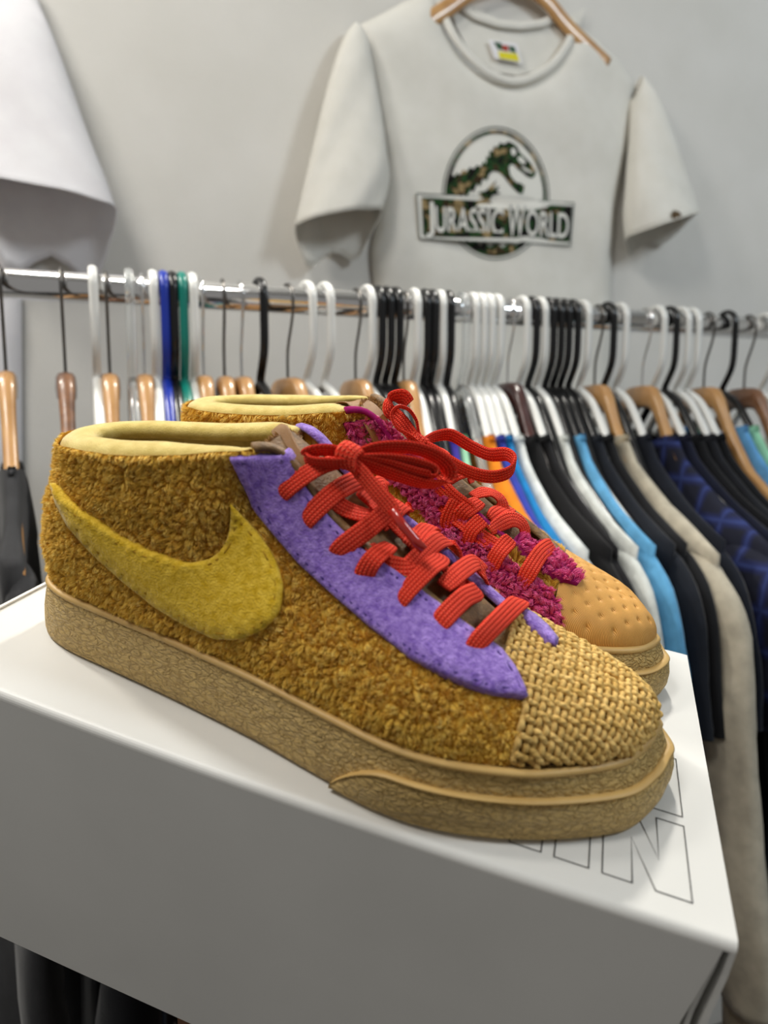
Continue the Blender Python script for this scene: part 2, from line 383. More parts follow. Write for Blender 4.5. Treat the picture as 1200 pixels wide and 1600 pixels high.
zt = lambda p: -.0006*math.sin(PI*(p.x+BL)/BL)+.00022
for row in (0,1):
    x=-.0136; y0=.0122+row*.0442; hgt=.0388
    for ch in 'NIKE':
        w,polys=LET[ch]
        for P in polys:
            # rotated half a turn: the letter's left side faces +x, its top faces the front
            Q=[(x-px_*w, y0+(1-py_)*hgt) for px_,py_ in P]
            V,Fc=outline_strip(Q,.00048,zt); bo('printed_letter',L(V),Fc,M['ink'],sbox)
        x-=w+.0048
# the dark wooden plinth the box leans on: a post with a sloped top under the box
PT=[(-.238,.045),(-.05,.045),(-.05,.17),(-.238,.17)]
tops=[BM@Vector((x,y,-BH-.0005)) for x,y in PT]
cx=sum(t.x for t in tops)/4; cy=sum(t.y for t in tops)/4
V=[Vector((t.x-cx,t.y-cy,t.z)) for t in tops]+[Vector((t.x-cx,t.y-cy,0)) for t in tops]
pl=mesh_obj('wooden_plinth',V,[(0,1,2,3),(7,6,5,4),(0,4,5,1),(1,5,6,2),(2,6,7,3),(3,7,4,0)],M['plinth'],smooth=False)
pl.location=(cx,cy,0); props(pl,'brown wooden plinth holding up the white shoe box from below','plinth')

# ---------------------------------------------------------------- sneakers (all in box frame)
OUT=[(-.0215,.078),(-.0235,.066),(-.0290,.051),(-.041,.0345),(-.070,.0170),(-.100,.0065),(-.126,.0045),(-.155,.0105),(-.187,.0185),(-.221,.0250),(-.247,.0292),(-.270,.0325),(-.300,.0375),(-.318,.0475),(-.3245,.0665),(-.319,.086),(-.300,.0985),(-.265,.102),(-.22,.0985),(-.20,.0975),(-.18,.098),(-.14,.106),(-.105,.1125),(-.075,.1125),(-.049,.107),(-.031,.096)]
#        T (u,v,z)               c1 out, c1 up, c2 frac, c2 dz, inset
RIB=[((-.050,.068,.0430),.001,.010,.45,.001,.0100),
 ((-.052,.068,.0436),.001,.010,.45,.001,.0100),
 ((-.056,.068,.0448),.001,.011,.45,.001,.0095),
 ((-.063,.068,.0472),.002,.013,.45,.001,.0085),
 ((-.077,.0680,.0525),.002,.016,.45,.000,.0065),
 ((-.0985,.0460,.0580),.002,.018,.55,-.004,.0050),
 ((-.121,.0445,.0690),.002,.022,.55,-.010,.0045),
 ((-.146,.0465,.0808),.002,.026,.45,-.022,.0042),
 ((-.174,.0482,.0950),.003,.030,.35,-.030,.0042),
 ((-.200,.0500,.1165),.004,.034,.25,-.040,.0042),
 ((-.2165,.0375,.1165),.005,.036,.10,-.040,.0042),
 ((-.242,.0350,.1100),.006,.036,.05,-.036,.0042),
 ((-.275,.0345,.1040),.006,.034,.05,-.034,.0040),
 ((-.303,.0430,.1005),.007,.032,.05,-.030,.0038),
 ((-.315,.0645,.1000),.009,.030,.00,-.030,.0035),
 ((-.306,.0860,.1010),.007,.032,.05,-.030,.0038),
 ((-.280,.0960,.1040),.006,.034,.05,-.034,.0040),
 ((-.245,.0970,.1095),.006,.036,.05,-.036,.0042),
 ((-.2165,.0940,.1160),.005,.036,.10,-.040,.0042),
 ((-.199,.0840,.1170),.004,.034,.25,-.040,.0042),
 ((-.176,.0840,.0990),.003,.030,.35,-.035,.0042),
 ((-.140,.0850,.0800),.002,.024,.45,-.018,.0042),
 ((-.110,.0830,.0635),.002,.020,.55,-.006,.0050),
 ((-.080,.0680,.0537),.002,.016,.50,.000,.0065),
 ((-.063,.068,.0472),.002,.013,.45,.001,.0085),
 ((-.055,.068,.0446),.001,.011,.45,.001,.0095)]
NRB=len(OUT); SUB=14; NROW=34; ZB=.0275; UC=-.0845
def periodic(A): return catmull([np.array(a,float) for a in A],SUB,closed=True)
OUTC=periodic(OUT); TC=periodic([r[0] for r in RIB]); PC=periodic([r[1:] for r in RIB]); NC=len(OUTC)
TAN=np.roll(OUTC,-1,0)-np.roll(OUTC,1,0); TAN/=np.linalg.norm(TAN,axis=1)[:,None]
NOUT=np.stack([-TAN[:,1],TAN[:,0]],1)                     # outline runs toe > near side > heel > far side
cen=OUTC.mean(0); sg=np.sign(((OUTC-cen)*NOUT).sum(1).mean()); NOUT*=sg
def hull_grid():
    G=np.zeros((NC,NROW+1,3)); t=np.linspace(0,1,NROW+1)[:,None]
    for i in range(NC):
        o,up,fr,dz,ins=PC[i]; b=OUTC[i]-NOUT[i]*ins; C0=np.array([b[0],b[1],ZB]); T=TC[i]
        C1=C0+np.array([NOUT[i][0]*o,NOUT[i][1]*o,up]); C2=T+np.array([(C0[0]-T[0])*fr,(C0[1]-T[1])*fr,dz])
        G[i]=(1-t)**3*C0+3*(1-t)**2*t*C1+3*(1-t)*t*t*C2+t**3*T
    return G
GRID=hull_grid()
def mirror(P, side):
    P=np.array(P,float)
    if side>0: return P
    Q=P.copy(); Q[...,0]+=.003; Q[...,1]=.231-P[...,1]; return Q
LC, MC = 4*SUB, 23*SUB          # columns where the throat opens
def shoe_arrays(side):
    G=mirror(GRID,side); V=G.reshape(-1,3); Fq=[]
    W=NROW+1
    for i in range(NC):
        k2=(i+1)%NC
        for j in range(NROW):
            q=(i*W+j,k2*W+j,k2*W+j+1,i*W+j+1); Fq.append(q)
    return V,Fq
def orient(V,Fq,c):
    # outward winding: test one face
    out=[]; V=np.asarray(V); s=0
    for q in Fq[::97]:
        a,b,d=V[q[0]],V[q[1]],V[q[2]]; n=np.cross(b-a,d-b); s+=np.dot(n,(a+d)/2-c)
    return Fq if s>0 else [q[::-1] for q in Fq]
def bis(V,Fq,u,keep_gt):
    bm=bmesh.new(); vs=[bm.verts.new(v) for v in V]
    for q in Fq:
        try: bm.faces.new([vs[i] for i in q])
        except ValueError: pass
    bmesh.ops.bisect_plane(bm,geom=bm.verts[:]+bm.edges[:]+bm.faces[:],plane_co=(u,0,0),plane_no=(1,0,0),clear_inner=keep_gt,clear_outer=not keep_gt)
    bm.verts.index_update(); V2=[v.co.copy() for v in bm.verts]; F2=[[v.index for v in f.verts] for f in bm.faces]; bm.free(); return V2,F2
def vnormals(V,Fq):
    V=np.asarray([tuple(v) for v in V]); N=np.zeros_like(V)
    for q in Fq:
        a,b,c=V[q[0]],V[q[1]],V[q[2]]; n=np.cross(b-a,c-a)
        for i in q: N[i]+=n
    l=np.linalg.norm(N,axis=1); l[l==0]=1; return N/l[:,None]
def sample_surface(V,Fq,n,seed=1,wfun=None):
    r=np.random.default_rng(seed); V=np.asarray([tuple(v) for v in V]); T=[]
    for q in Fq:
        for k_ in range(1,len(q)-1): T.append((q[0],q[k_],q[k_+1]))
    T=np.array(T); a,b,c=V[T[:,0]],V[T[:,1]],V[T[:,2]]; cr=np.cross(b-a,c-a); ar=np.linalg.norm(cr,axis=1)
    N=cr/np.maximum(ar,1e-12)[:,None]; w=ar.copy()
    if wfun is not None: w*=wfun((a+b+c)/3)
    idx=r.choice(len(T),n,p=w/w.sum()); x=r.random(n); y=r.random(n); s=x+y>1; x[s]=1-x[s]; y[s]=1-y[s]
    return a[idx]+(b[idx]-a[idx])*x[:,None]+(c[idx]-a[idx])*y[:,None], N[idx]
def fur(name, P, N, length, width, clump, m, parent, org, seed=3, lean=(0,0,-.25), wild=.6):
    from mathutils.kdtree import KDTree
    r=np.random.default_rng(seed); n=len(P); length=np.broadcast_to(length,(n,))
    nc=max(20,int(n/clump)); ci=r.choice(n,nc,replace=False); kd=KDTree(nc)
    for i,c in enumerate(ci): kd.insert(P[c],i)
    kd.balance(); near=np.array([kd.find(p)[1] for p in P]); cp=P[ci[near]]
    cd=r.normal(size=(nc,3))*wild; cl=r.uniform(.75,1.2,nc); ctint=r.normal(0,.10,nc)
    D=N+cd[near]+np.array(lean); D/=np.linalg.norm(D,axis=1)[:,None]
    ln=length*cl[near]*r.uniform(.65,1.1,n)
    tip=P+D*ln[:,None]; ctip=cp+D*ln[:,None]; tip=tip*.6+ctip*.4+r.normal(size=(n,3))*length[:,None]*.06
    length=np.broadcast_to(length,(n,)); tip=tip+r.normal(size=(n,3))*length[:,None]*.10; mid=(P+tip)/2+N*(length*.14)[:,None]
    side=np.cross(D,r.normal(size=(n,3))); side/=np.linalg.norm(side,axis=1)[:,None]
    w=width*r.uniform(.7,1.3,n)[:,None]
    A=np.stack([P-side*w*.5,P+side*w*.5,mid-side*w*.5,mid+side*w*.5,tip],1)-np.array(org)
    V=A.reshape(-1,3).astype(np.float32); b=np.arange(n)*5
    quads=np.stack([b,b+1,b+3,b+2],1); tris=np.stack([b+2,b+3,b+4],1)
    me=bpy.data.meshes.new(name); me.vertices.add(len(V)); me.vertices.foreach_set('co',V.ravel())
    li=np.concatenate([quads.ravel(),tris.ravel()]).astype(np.int32); me.loops.add(len(li)); me.loops.foreach_set('vertex_index',li)
    st=np.concatenate([np.arange(n)*4,4*n+np.arange(n)*3]).astype(np.int32); me.polygons.add(2*n)
    me.polygons.foreach_set('loop_start',st); me.polygons.foreach_set('loop_total',np.concatenate([np.full(n,4),np.full(n,3)]).astype(np.int32))
    me.polygons.foreach_set('use_smooth',[True]*(2*n))
    me.update(calc_edges=True)
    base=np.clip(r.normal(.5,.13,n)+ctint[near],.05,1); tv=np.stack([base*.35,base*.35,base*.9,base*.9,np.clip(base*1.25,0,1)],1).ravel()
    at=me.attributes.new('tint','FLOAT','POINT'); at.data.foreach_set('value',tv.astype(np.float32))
    me.materials.append(m); o=bpy.data.objects.new(name,me); COL.objects.link(o); o.parent=parent; o['kind']='stuff'; return o
TP=[(-.088,.0540,.014),(-.110,.0665,.0165),(-.140,.0835,.0190),(-.172,.1000,.0205),(-.190,.1120,.0210),(-.202,.1185,.0210),(-.207,.1215,.0200)]
class Hull:
    """closed reference surface of a shoe: for laying pieces on it"""
    def __init__(s, side):
        V,Fq=shoe_arrays(side); Fq=orient(V,Fq,V.mean(0)); s.V=V; s.F=Fq; s.side=side
        W=NROW+1; VV=[Vector(v) for v in V]; FF=list(Fq)
        lat=[i*W+NROW for i in range(LC,10*SUB+1)]; med=[i*W+NROW for i in range(MC,18*SUB-1,-1)]
        m=len(lat); md=[med[int(round(k_*(len(med)-1)/(m-1)))] for k_ in range(m)]
        us=[t[0] for t in TP][::-1]; zs=[t[1] for t in TP][::-1]; c0=len(VV)
        for k_ in range(m):
            a,b=(np.array(mirror(np.array(V[i]),1)) for i in (lat[k_],md[k_])); q=(a+b)/2; uu=q[0]-(0 if side>0 else .003)
            q[2]=max(q[2],float(np.interp(uu,us,zs))+.0008); VV.append(Vector(q))
        for k_ in range(m-1): FF+=[(lat[k_],lat[k_+1],c0+k_+1,c0+k_),(c0+k_,c0+k_+1,md[k_+1],md[k_])]
        s.F=list(s.F)+[f for f in FF[len(Fq):] if VV[f[0]].x>-.092]; s.V=np.array([tuple(v) for v in VV])
        s.bvh=BVHTree.FromPolygons(VV,[tuple(f) for f in FF],all_triangles=False)
        s.c=Vector(V.mean(0))
    def fix(s,p,n):
        c=Vector((min(max(p.x,-.29),-.06),s.c.y,.03)); return n if n.dot(p-c)>0 else -n
    def px(s,x,y):
        d=bray(x,y); h=s.bvh.ray_cast(CB,d)
        if h[0] is not None: return h[0], s.fix(h[0],h[1])
        best=None
        for t in np.linspace(.2,.7,60):
            q=s.bvh.find_nearest(CB+d*t)
            if best is None or q[3]<best[3]: best=q
        return best[0], s.fix(best[0],best[1])
def in_poly(poly, n=2): pass
def applique(name, poly, hull, m, parent, org, th=.0022, step=6, lift=.0012, groove=None, seed=0, smoothn=True):
    poly=resample(np.vstack([np.array(poly,float),poly[0]]), max(40,int(sum(math.dist(poly[i],poly[i-1]) for i in range(len(poly)))/step)))[:-1]
    n=len(poly); xs=np.arange(poly[:,0].min(),poly[:,0].max(),step); ys=np.arange(poly[:,1].min(),poly[:,1].max(),step)
    A=poly; B=np.roll(poly,-1,0)
    def dist(p):
        ab=B-A; t=np.clip(((p-A)*ab).sum(1)/np.maximum((ab*ab).sum(1),1e-9),0,1); return np.linalg.norm(A+ab*t[:,None]-p,axis=1).min()
    def inside(p):
        c=False
        for a,b in zip(A,B):
            if (a[1]>p[1])!=(b[1]>p[1]) and p[0]<(b[0]-a[0])*(p[1]-a[1])/(b[1]-a[1])+a[0]: c=not c
        return c
    pts=[Vector(p) for p in poly]; dd=[0]*n
    rings=[]
    for k_,x in enumerate(xs):
        for y in ys:
            p=np.array([x+(step/2 if int((y-ys[0])/step)%2 else 0),y])
            if inside(p):
                d=dist(p)
                if d>step*.45: pts.append(Vector(p)); dd.append(d)
    v2,e2,f2,ov,_,_=delaunay_2d_cdt(pts,[(i,(i+1)%n) for i in range(n)],[tuple(range(n))],1,1e-4)
    V=[];NN=[]
    for v,o in zip(v2,ov):
        p,nn=hull.px(v.x,v.y); V.append(p); NN.append(nn)
    D=[dd[o[0]] if o else dist(np.array(v)) for v,o in zip(v2,ov)]
    top=[]
    for p,nn,d in zip(V,NN,D):
        h=th*(.62+.38*min(1,d/4.0))
        if groove: h-= th*.42*math.exp(-((d-groove)/1.9)**2)
        top.append(p+nn*(h+lift))
    nb=len(top); bot=[p-nn*.002 for p,nn in zip(V,NN)]
    VV=top+bot; FF=[tuple(f) for f in f2]
    from collections import Counter
    ec=Counter(); 
    for f in FF:
        for a,b in zip(f,f[1:]+f[:1]): ec[(a,b)]+=1
    for (a,b) in list(ec):
        if (b,a) not in ec: FF.append((b,a,a+nb,b+nb))
    # winding towards the camera
    f=FF[0]; nrm=(VV[f[1]]-VV[f[0]]).cross(VV[f[2]]-VV[f[0]])
    if nrm.dot(CB-VV[f[0]])<0: FF=[g[::-1] for g in FF]
    o=mesh_obj(name,[v-org for v in VV],FF,m,parent)
    return o,(VV,FF)
def stitches(name, line, hull, m, parent, org, h, dash=9, gap=4, r=.00035):
    C=resample(catmull(line,10),max(8,int(sum(math.dist(line[i],line[i-1]) for i in range(1,len(line)))/1.5)))
    parts=[]; d=0; cur=[]
    for i,c in enumerate(C):
        if i: d+=math.dist(C[i],C[i-1])
        if d%(dash+gap)<dash: 
            p,nn=hull.px(*c); cur.append(p+nn*h-org)
        else:
            if len(cur)>2: parts.append(tube(cur,r,5))
            cur=[]
    if parts:
        V,Fc=join(*parts); o=mesh_obj(name,V,Fc,m,parent); o['kind']='stuff'

def inset_stitch(poly, ins, h, m, parent, H, org):
    pw=np.array(poly,float); pw=resample(np.vstack([pw,pw[0]]),260)[:-1]; tn=np.roll(pw,-1,0)-np.roll(pw,1,0); tn/=np.linalg.norm(tn,axis=1)[:,None]
    nr=np.stack([-tn[:,1],tn[:,0]],1); area_=(pw[:,0]*np.roll(pw[:,1],-1)-np.roll(pw[:,0],-1)*pw[:,1]).sum()
    q=pw+nr*ins*(1 if area_>0 else -1); dmin=np.array([np.linalg.norm(pw-a,axis=1).min() for a in q]); seg=[]; parts=[]
    for i in range(len(q)+1):
        if i<len(q) and dmin[i]>ins*.86 and i%6!=5: p,nn=H.px(*q[i]); seg.append(p+nn*h-org)
        else:
            if len(seg)>2: parts.append(tube(seg,.00042,5))
            seg=[]
    if parts: o_=mesh_obj('stitching',*join(*parts),m,parent); o_['kind']='stuff'
def foxing(side, parent, org):
    def col(i, off, z):
        p=OUTC[i]+NOUT[i]*off; q=mirror(np.array([p[0],p[1],z]),side); return Vector(q)-org
    def wall(prof, name, m, cols=None, closed=True, zf=None):
        cols=cols if cols is not None else list(range(NC)); V=[];Fc=[]; n=len(cols); k_=len(prof)
        for i in cols:
            toe=max(0,min(1,(OUTC[i][0]+.075)/.045))
            for (d,z) in prof:
                zz=z if zf is None else zf(i,z); V.append(col(i,d-toe*.006*max(0,zz/.029)**1.5+toe*.0014*math.sin(PI*min(1,zz/.029)),zz))
        for a in range(n if closed else n-1):
            b=(a+1)%n
            for j in range(k_-1): Fc.append((a*k_+j,b*k_+j,b*k_+j+1,a*k_+j+1))
        if not closed:
            Fc.append(tuple(range(k_))); Fc.append(tuple((n-1)*k_+j for j in range(k_)))
        if name=='sole':
            Fc.append(tuple(i*k_ for i in range(n))[::-1]); Fc.append(tuple(i*k_+k_-1 for i in range(n)))
        Vn=np.array([tuple(v) for v in V]); Fc=orient(Vn,Fc,Vn.mean(0)); return mesh_obj(name,V,Fc,m,parent)
    wall([(-.0022,.0003),(-.0006,.0012),(0,.004),(.0002,.009),(.0001,.015),(-.0006,.021),(-.0013,.0262),(-.0022,.0280),(-.0034,.0286),(-.009,.0286)],'sole',M['rubber'])
    wall([(-.0026,.0268),(-.0012,.0270),(-.0006,.0280),(-.0012,.0291),(-.0028,.0296),(-.0042,.0290),(-.0042,.0272)],'sole_edge',M['rubber_smooth'])
    idx=[i for i in range(NC) if OUTC[i][0]>-.150]
    # consecutive run through the toe
    k0=[i for i in idx if i>NC//2]; k1=[i for i in idx if i<=NC//2]; run=k0+k1
    def zf(i,z):
        s=max(0,min(1,(OUTC[i][0]+.150)/.026)); return .0006+(z-.0006)*math.sin(s*PI/2)**.8*(.93 if True else 1) if z>.001 else z
    wall([(-.001,.0006),(.0016,.0016),(.0026,.006),(.0027,.012),(.0022,.0180),(.0012,.0200),(-.0015,.0202)],'toe_bumper',M['rubber'],run,False,zf)
    wall([(.0004,.0194),(.0020,.0193),(.0027,.0198),(.0023,.0204),(.0011,.0207),(-.0012,.0205),(-.0012,.0194)],'bumper_edge',M['rubber_smooth'],run,False,zf)
def lin(a,b,t): return a+(b-a)*t

def build_shoe(side, label, toe_kind, swoosh_poly, eyestay_poly, eyestay_mat):
    org=Vector(mirror((-.17,.066,0),side))
    root=empty('sneaker', BM@Matrix.Translation(org), label, 'shoe', 'pair of golden fleece sneakers')
    H=Hull(side); foxing(side,root,org)
    V,Fq=H.V,H.F; uc=UC+(0 if side>0 else .003)
    # rear fleece panel: lumpy backing and pile
    Vr,Fr=bis(V,Fq,uc,False); Nr=vnormals(Vr,Fr); A=np.array([tuple(v) for v in Vr])
    fade=np.clip((A[:,2]-.027)/.008,0,1); lum=fbm(A,420,5)*.0009+fbm(A,130,8)*.0011
    A2=A+Nr*(lum*fade)[:,None]
    backing=mesh_obj('fleece_panel',[Vector(v)-org for v in A2],Fr,M['fleece_base'],root)
    covers=[]
    if eyestay_poly:
        if eyestay_mat=='felt_purple':
            es,g=applique('eyestay',eyestay_poly,H,M['felt_purple'],root,org,th=.0028,step=6,lift=.0018,groove=8.5); es['label']='purple felt eyestay'; inset_stitch(eyestay_poly,8.5,.0037,M['thread_purple'],es,H,org)
            covers.append(g)
        else:
            es,g=applique('eyestay',eyestay_poly,H,M['pink_base'],root,org,th=.0016,step=6,lift=.0006); es['label']='fluffy pink eyestay'
            P,N=sample_surface(g[0],[f for f in g[1] if len(f)==3],26000,4)
            N=np.array([n if np.dot(n,np.array(CB)-p)>0 else -n for p,n in zip(P,N)])
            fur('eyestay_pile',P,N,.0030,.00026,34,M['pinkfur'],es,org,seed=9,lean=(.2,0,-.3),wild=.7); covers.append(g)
    if swoosh_poly:
        sw,g=applique('side_emblem',swoosh_poly,H,M['felt_yellow'],root,org,th=.0030,step=7,lift=.0016,groove=9.0); sw['label']='yellow felt side emblem, a curved tick'
        covers.append(g)
        inset_stitch(swoosh_poly,8.5,.0036,M['thread_yellow'],sw,H,org)
    bv=[BVHTree.FromPolygons([Vector(v) for v in g[0]],[tuple(f) for f in g[1]]) for g in covers]
    cp=mirror(np.array([-.17,0 if side>0 else .066,.05]),side)
    near=(lambda c:(np.where(c[:,1]<.066,1.0,.28)) ) if side>0 else (lambda c:(np.where(c[:,1]<.165,1.0,.28)))
    NS=270000 if side>0 else 100000
    P,N=sample_surface(A2,Fr,NS,2,near); keep=np.ones(len(P),bool)
    for i,(p,nn) in enumerate(zip(P,N)):
        pv=Vector(p); nv=Vector(nn)
        for b in bv:
            if b.ray_cast(pv-nv*.003,nv,.012)[0] is not None: keep[i]=False; break
    keep&=~((P[:,0]>-.101)&(np.abs(P[:,1]-(.068 if side>0 else .163))<.021)&(P[:,2]>.0495))
    if side>0:   # seam of the small front patch
        keep&=~((np.abs(P[:,0]+.1065+(P[:,2]-.04)*.12)<.0006)&(P[:,1]<.066))
    P,N=P[keep],N[keep]
    ln=.0030+.0009*np.clip(fbm(P,70,11),-1,1)
    fl=np.where(P[:,2]<.032,.6,1.0)*np.where((P[:,0]>-.107)&(side>0),.6,1.0)
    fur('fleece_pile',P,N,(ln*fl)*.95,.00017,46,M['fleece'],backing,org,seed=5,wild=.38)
    # toe cap
    Vt,Ft=bis(V,Fq,uc,True)
    if toe_kind=='twill':
        bm=bmesh.new(); vs=[bm.verts.new(v) for v in Vt]
        for q in Ft:
            try: bm.faces.new([vs[i] for i in q])
            except ValueError: pass
        bmesh.ops.subdivide_edges(bm,edges=bm.edges[:],cuts=1,use_grid_fill=True)
        bm.verts.index_update(); Vt=np.array([tuple(v.co) for v in bm.verts]); Ft=[[v.index for v in f.verts] for f in bm.faces]; bm.free()
        Nt=vnormals(Vt,Ft); sp=.0078; dpt=np.zeros(len(Vt))
        cc=math.cos(.25); ss=math.sin(.25)
        a=(Vt[:,0]*cc-Vt[:,1]*ss)/sp; b=(Vt[:,0]*ss+Vt[:,1]*cc)/sp; row=np.round(b); da=(a-.5*(row%2)); da-=np.round(da); db=b-row
        rr=np.hypot(da,db)*sp; dpt=-.0011*np.exp(-(rr/.00085)**2)-.0004*np.exp(-(rr/.0022)**2)
        dpt*=np.clip((Vt[:,2]-.030)/.004,0,1)
        Vt=Vt+Nt*dpt[:,None]+Nt*.0012
        tc_=mesh_obj('toe_cap',[Vector(v)-org for v in Vt],Ft,M['twill'],root); tc_['label']='tan twill toe cap with rows of dimples'
    else:
        tc_=mesh_obj('toe_cap',[v-org for v in Vt],Ft,M['weavebase'],root); tc_['label']='tan toe cap of thick woven yarn'
        weave(H,tc_,org)
    # toe cap seam fold of the fleece (raw edge)
    # lining collar
    def ringpt(c,inn,dz):
        i=c%NC; T=TC[i]; ctr=np.array([np.clip(T[0],-.285,-.215),.0655,0]); d=np.array([ctr[0]-T[0],ctr[1]-T[1]]); d/=np.linalg.norm(d)+1e-9
        return Vector(mirror(np.array([T[0]+d[0]*inn,T[1]+d[1]*inn,T[2]+dz]),side))-org
    cols=[int(c) for c in np.linspace(9.6*SUB,18.6*SUB,70)]
    rad=[.0085*min(1,(.18+k_/16),(.35+(69-k_)/8)) for k_ in range(70)]
    V1,F1=tube([ringpt(c,.0010+rad[k_]*.92,-.0012) for k_,c in enumerate(cols)],rad,14,flat=(.55,1.0))
    lc=mesh_obj('collar_lining',V1,F1,M['lining'],root); lc['label']='pale yellow padded collar lining'
    # crease line on the padding and inner walls
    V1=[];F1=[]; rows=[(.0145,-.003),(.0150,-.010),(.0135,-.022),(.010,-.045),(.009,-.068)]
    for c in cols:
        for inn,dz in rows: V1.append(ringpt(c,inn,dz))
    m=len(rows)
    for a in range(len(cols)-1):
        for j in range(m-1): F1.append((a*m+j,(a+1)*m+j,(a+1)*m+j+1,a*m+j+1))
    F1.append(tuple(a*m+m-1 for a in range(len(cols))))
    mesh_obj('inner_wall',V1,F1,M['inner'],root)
    # tongue
    
    C=catmull([np.array(t) for t in TP],5); V1=[];F1=[]; nv=12
    for (u,z,hw) in C:
        for sgn_,dz in ((1,0),(-1,-.0045)):
            for j in range(nv+1):
                s=(j/nv*2-1); V1.append(Vector(mirror(np.array([u-abs(s)**2*.003, .0665+s*hw, z-.006*s*s-.001+dz]),side))-org)
    w=2*(nv+1)
    for a in range(len(C)-1):
        for j in range(nv):
            F1.append((a*w+j,(a+1)*w+j,(a+1)*w+j+1,a*w+j+1)); F1.append((a*w+nv+1+j,a*w+nv+2+j,(a+1)*w+nv+2+j,(a+1)*w+nv+1+j))
        for j,k_ in ((0,nv+1),(nv,2*nv+1)): F1.append((a*w+j,a*w+k_,(a+1)*w+k_,(a+1)*w+j))
    for a in (0,len(C)-1):
        F1.append(tuple([a*w+j for j in range(nv+1)]+[a*w+2*nv+1-j for j in range(nv+1)]))
    tg_=mesh_obj('tongue',V1,F1,M['tongue'],root)
    P,N=sample_surface([v+org for v in V1],F1,9000,8,lambda c:(c[:,0]<-.190)*1.0+1e-9)
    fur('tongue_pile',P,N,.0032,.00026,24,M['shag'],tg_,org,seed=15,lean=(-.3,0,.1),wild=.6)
    # throat edge trims (the raw edges of both eyestays)
    for c0,c1,mm,nm in ((4.4,9.6,'tongue','throat_trim'),(22.8,18.4,'felt_purple' if side>0 else 'pink_base','throat_trim')):
        pts=[]
        for c in np.linspace(c0*SUB,c1*SUB,40):
            pts.append(Vector(mirror(TC[int(c)%NC]+np.array([0,0,.0004]),side))-org)
        V1,F1=tube(pts,.0022,8,flat=(.8,1.5)); mesh_obj(nm,V1,F1,M[mm],root)
    return root,H,org
def weave(H, parent, org):
    bv=H.bvh; S_=[]
    def cast(s,th):
        tilt=max(0,(s-.45))/.55*1.25; ua=-.096+.046*min(1,s/.8); o=Vector((ua,.06837,.020))
        t=Vector((math.sin(tilt),0,math.cos(tilt))); d=t*math.cos(th)+Vector((0,1,0))*math.sin(th)
        h=bv.ray_cast(o,d); 
        if h[0] is None: return None
        n=h[1] if h[1].dot(d)>0 else -h[1]; return h[0],n
    ss=[];R_=[]
    for s in np.linspace(0,1,200):
        c=cast(s,0)
        if c is None or c[0].z<.0288:
            if s>.6: break
            continue
        ss.append(s); R_.append(c[0])
    dl=np.r_[0,np.cumsum([(R_[i+1]-R_[i]).length for i in range(len(R_)-1)])]
    pitch=.0031; ni=int(dl[-1]/pitch); st=np.interp(np.arange(ni+1)*pitch,dl,ss)
    G={}
    for i,s in enumerate(st):
        for sg_ in (1,-1):
            prev=None; arc=0; nxt=0 if sg_>0 else 1
            for th in np.linspace(0,2.0,260):
                c=cast(s,sg_*th)
                if c is None and th<.3: continue
                if c is None or c[0].z<.0290: break
                if c[0].x<UC and c[0].z<.0505: break
                if prev is not None: arc+=(c[0]-prev).length
                prev=c[0]
                while arc>=nxt*pitch*1.02-1e-9:
                    G[(i,sg_*nxt)]=c; nxt+=1
    r=random.Random(4); off={}
    def over(i,j): return ((i+2*j)%4 in (0,1)) if (i//2+j//3)%2 else ((i-2*j)%4 in (0,1))
    def strand(keys, cross):
        pts=[];ns=[]
        for k_ in keys:
            p,n=G[k_]; up=over(*k_)!=cross
            jit=Vector((r.uniform(-1,1),r.uniform(-1,1),0))*.00035
            pts.append(p+n*((.0021 if up else .0004))+jit); ns.append(n)
        if len(pts)<2: return
        C=catmull([np.array(p) for p in pts],4); rad=[.00128*(1+.10*math.sin(i*1.7)) for i in range(len(C))]
        rad[0]*=.7; rad[-1]*=.7
        V,Fc,UV=tube([Vector(c)-org for c in C],rad,7,uv=True); mesh_obj('yarn',V,Fc,M['yarn'],parent,uv=UV)
    js=sorted({k_[1] for k_ in G})
    for j in js:
        run=[]
        for i in range(ni+1):
            if (i,j) in G: run.append((i,j))
            elif run: strand(run,False); run=[]
        if run: strand(run,False)
    for i in range(ni+1):
        strand([(i,j) for j in js if (i,j) in G],True)

SW=[(359,784),(378,802),(395,820),(413,841),(427,864),(438,888),(444,912),(443,935),(440,953),(430,970),(415,983),(396,992),(375,997),(340,994),(300,975),(250,945),(200,905),(150,860),(115,820),(97,785),(89,752),(107,775),(145,805),(190,835),(230,855),(270,870),(300,877),(330,872),(346,862),(355,848),(360,828),(360,805)]
ES=[(360,712),(372,745),(395,790),(425,828),(470,882),(520,930),(575,978),(640,1030),(700,1062),(760,1086),(819,1094),(813,1076),(800,1050),(777,1020),(725,982),(670,937),(617,892),(564,855),(525,815),(500,786),(470,744),(448,709),(403,708)]
right,HR,RO=build_shoe(1,'nearest golden fleece sneaker with a yellow side emblem, purple eyestay and woven toe','woven',SW,ES,'felt_purple')
EP=[(536,662),(548,690),(580,720),(620,760),(660,800),(700,850),(735,890),(770,925),(810,955),(850,972),(878,976),(874,950),(860,925),(835,905),(800,880),(765,850),(735,815),(700,775),(670,740),(640,705),(610,672),(590,655),(560,655)]
left,HL,LO=build_shoe(-1,'golden fleece sneaker behind the other one, with a pink eyestay and dimpled tan toe','twill',None,EP,'pink')
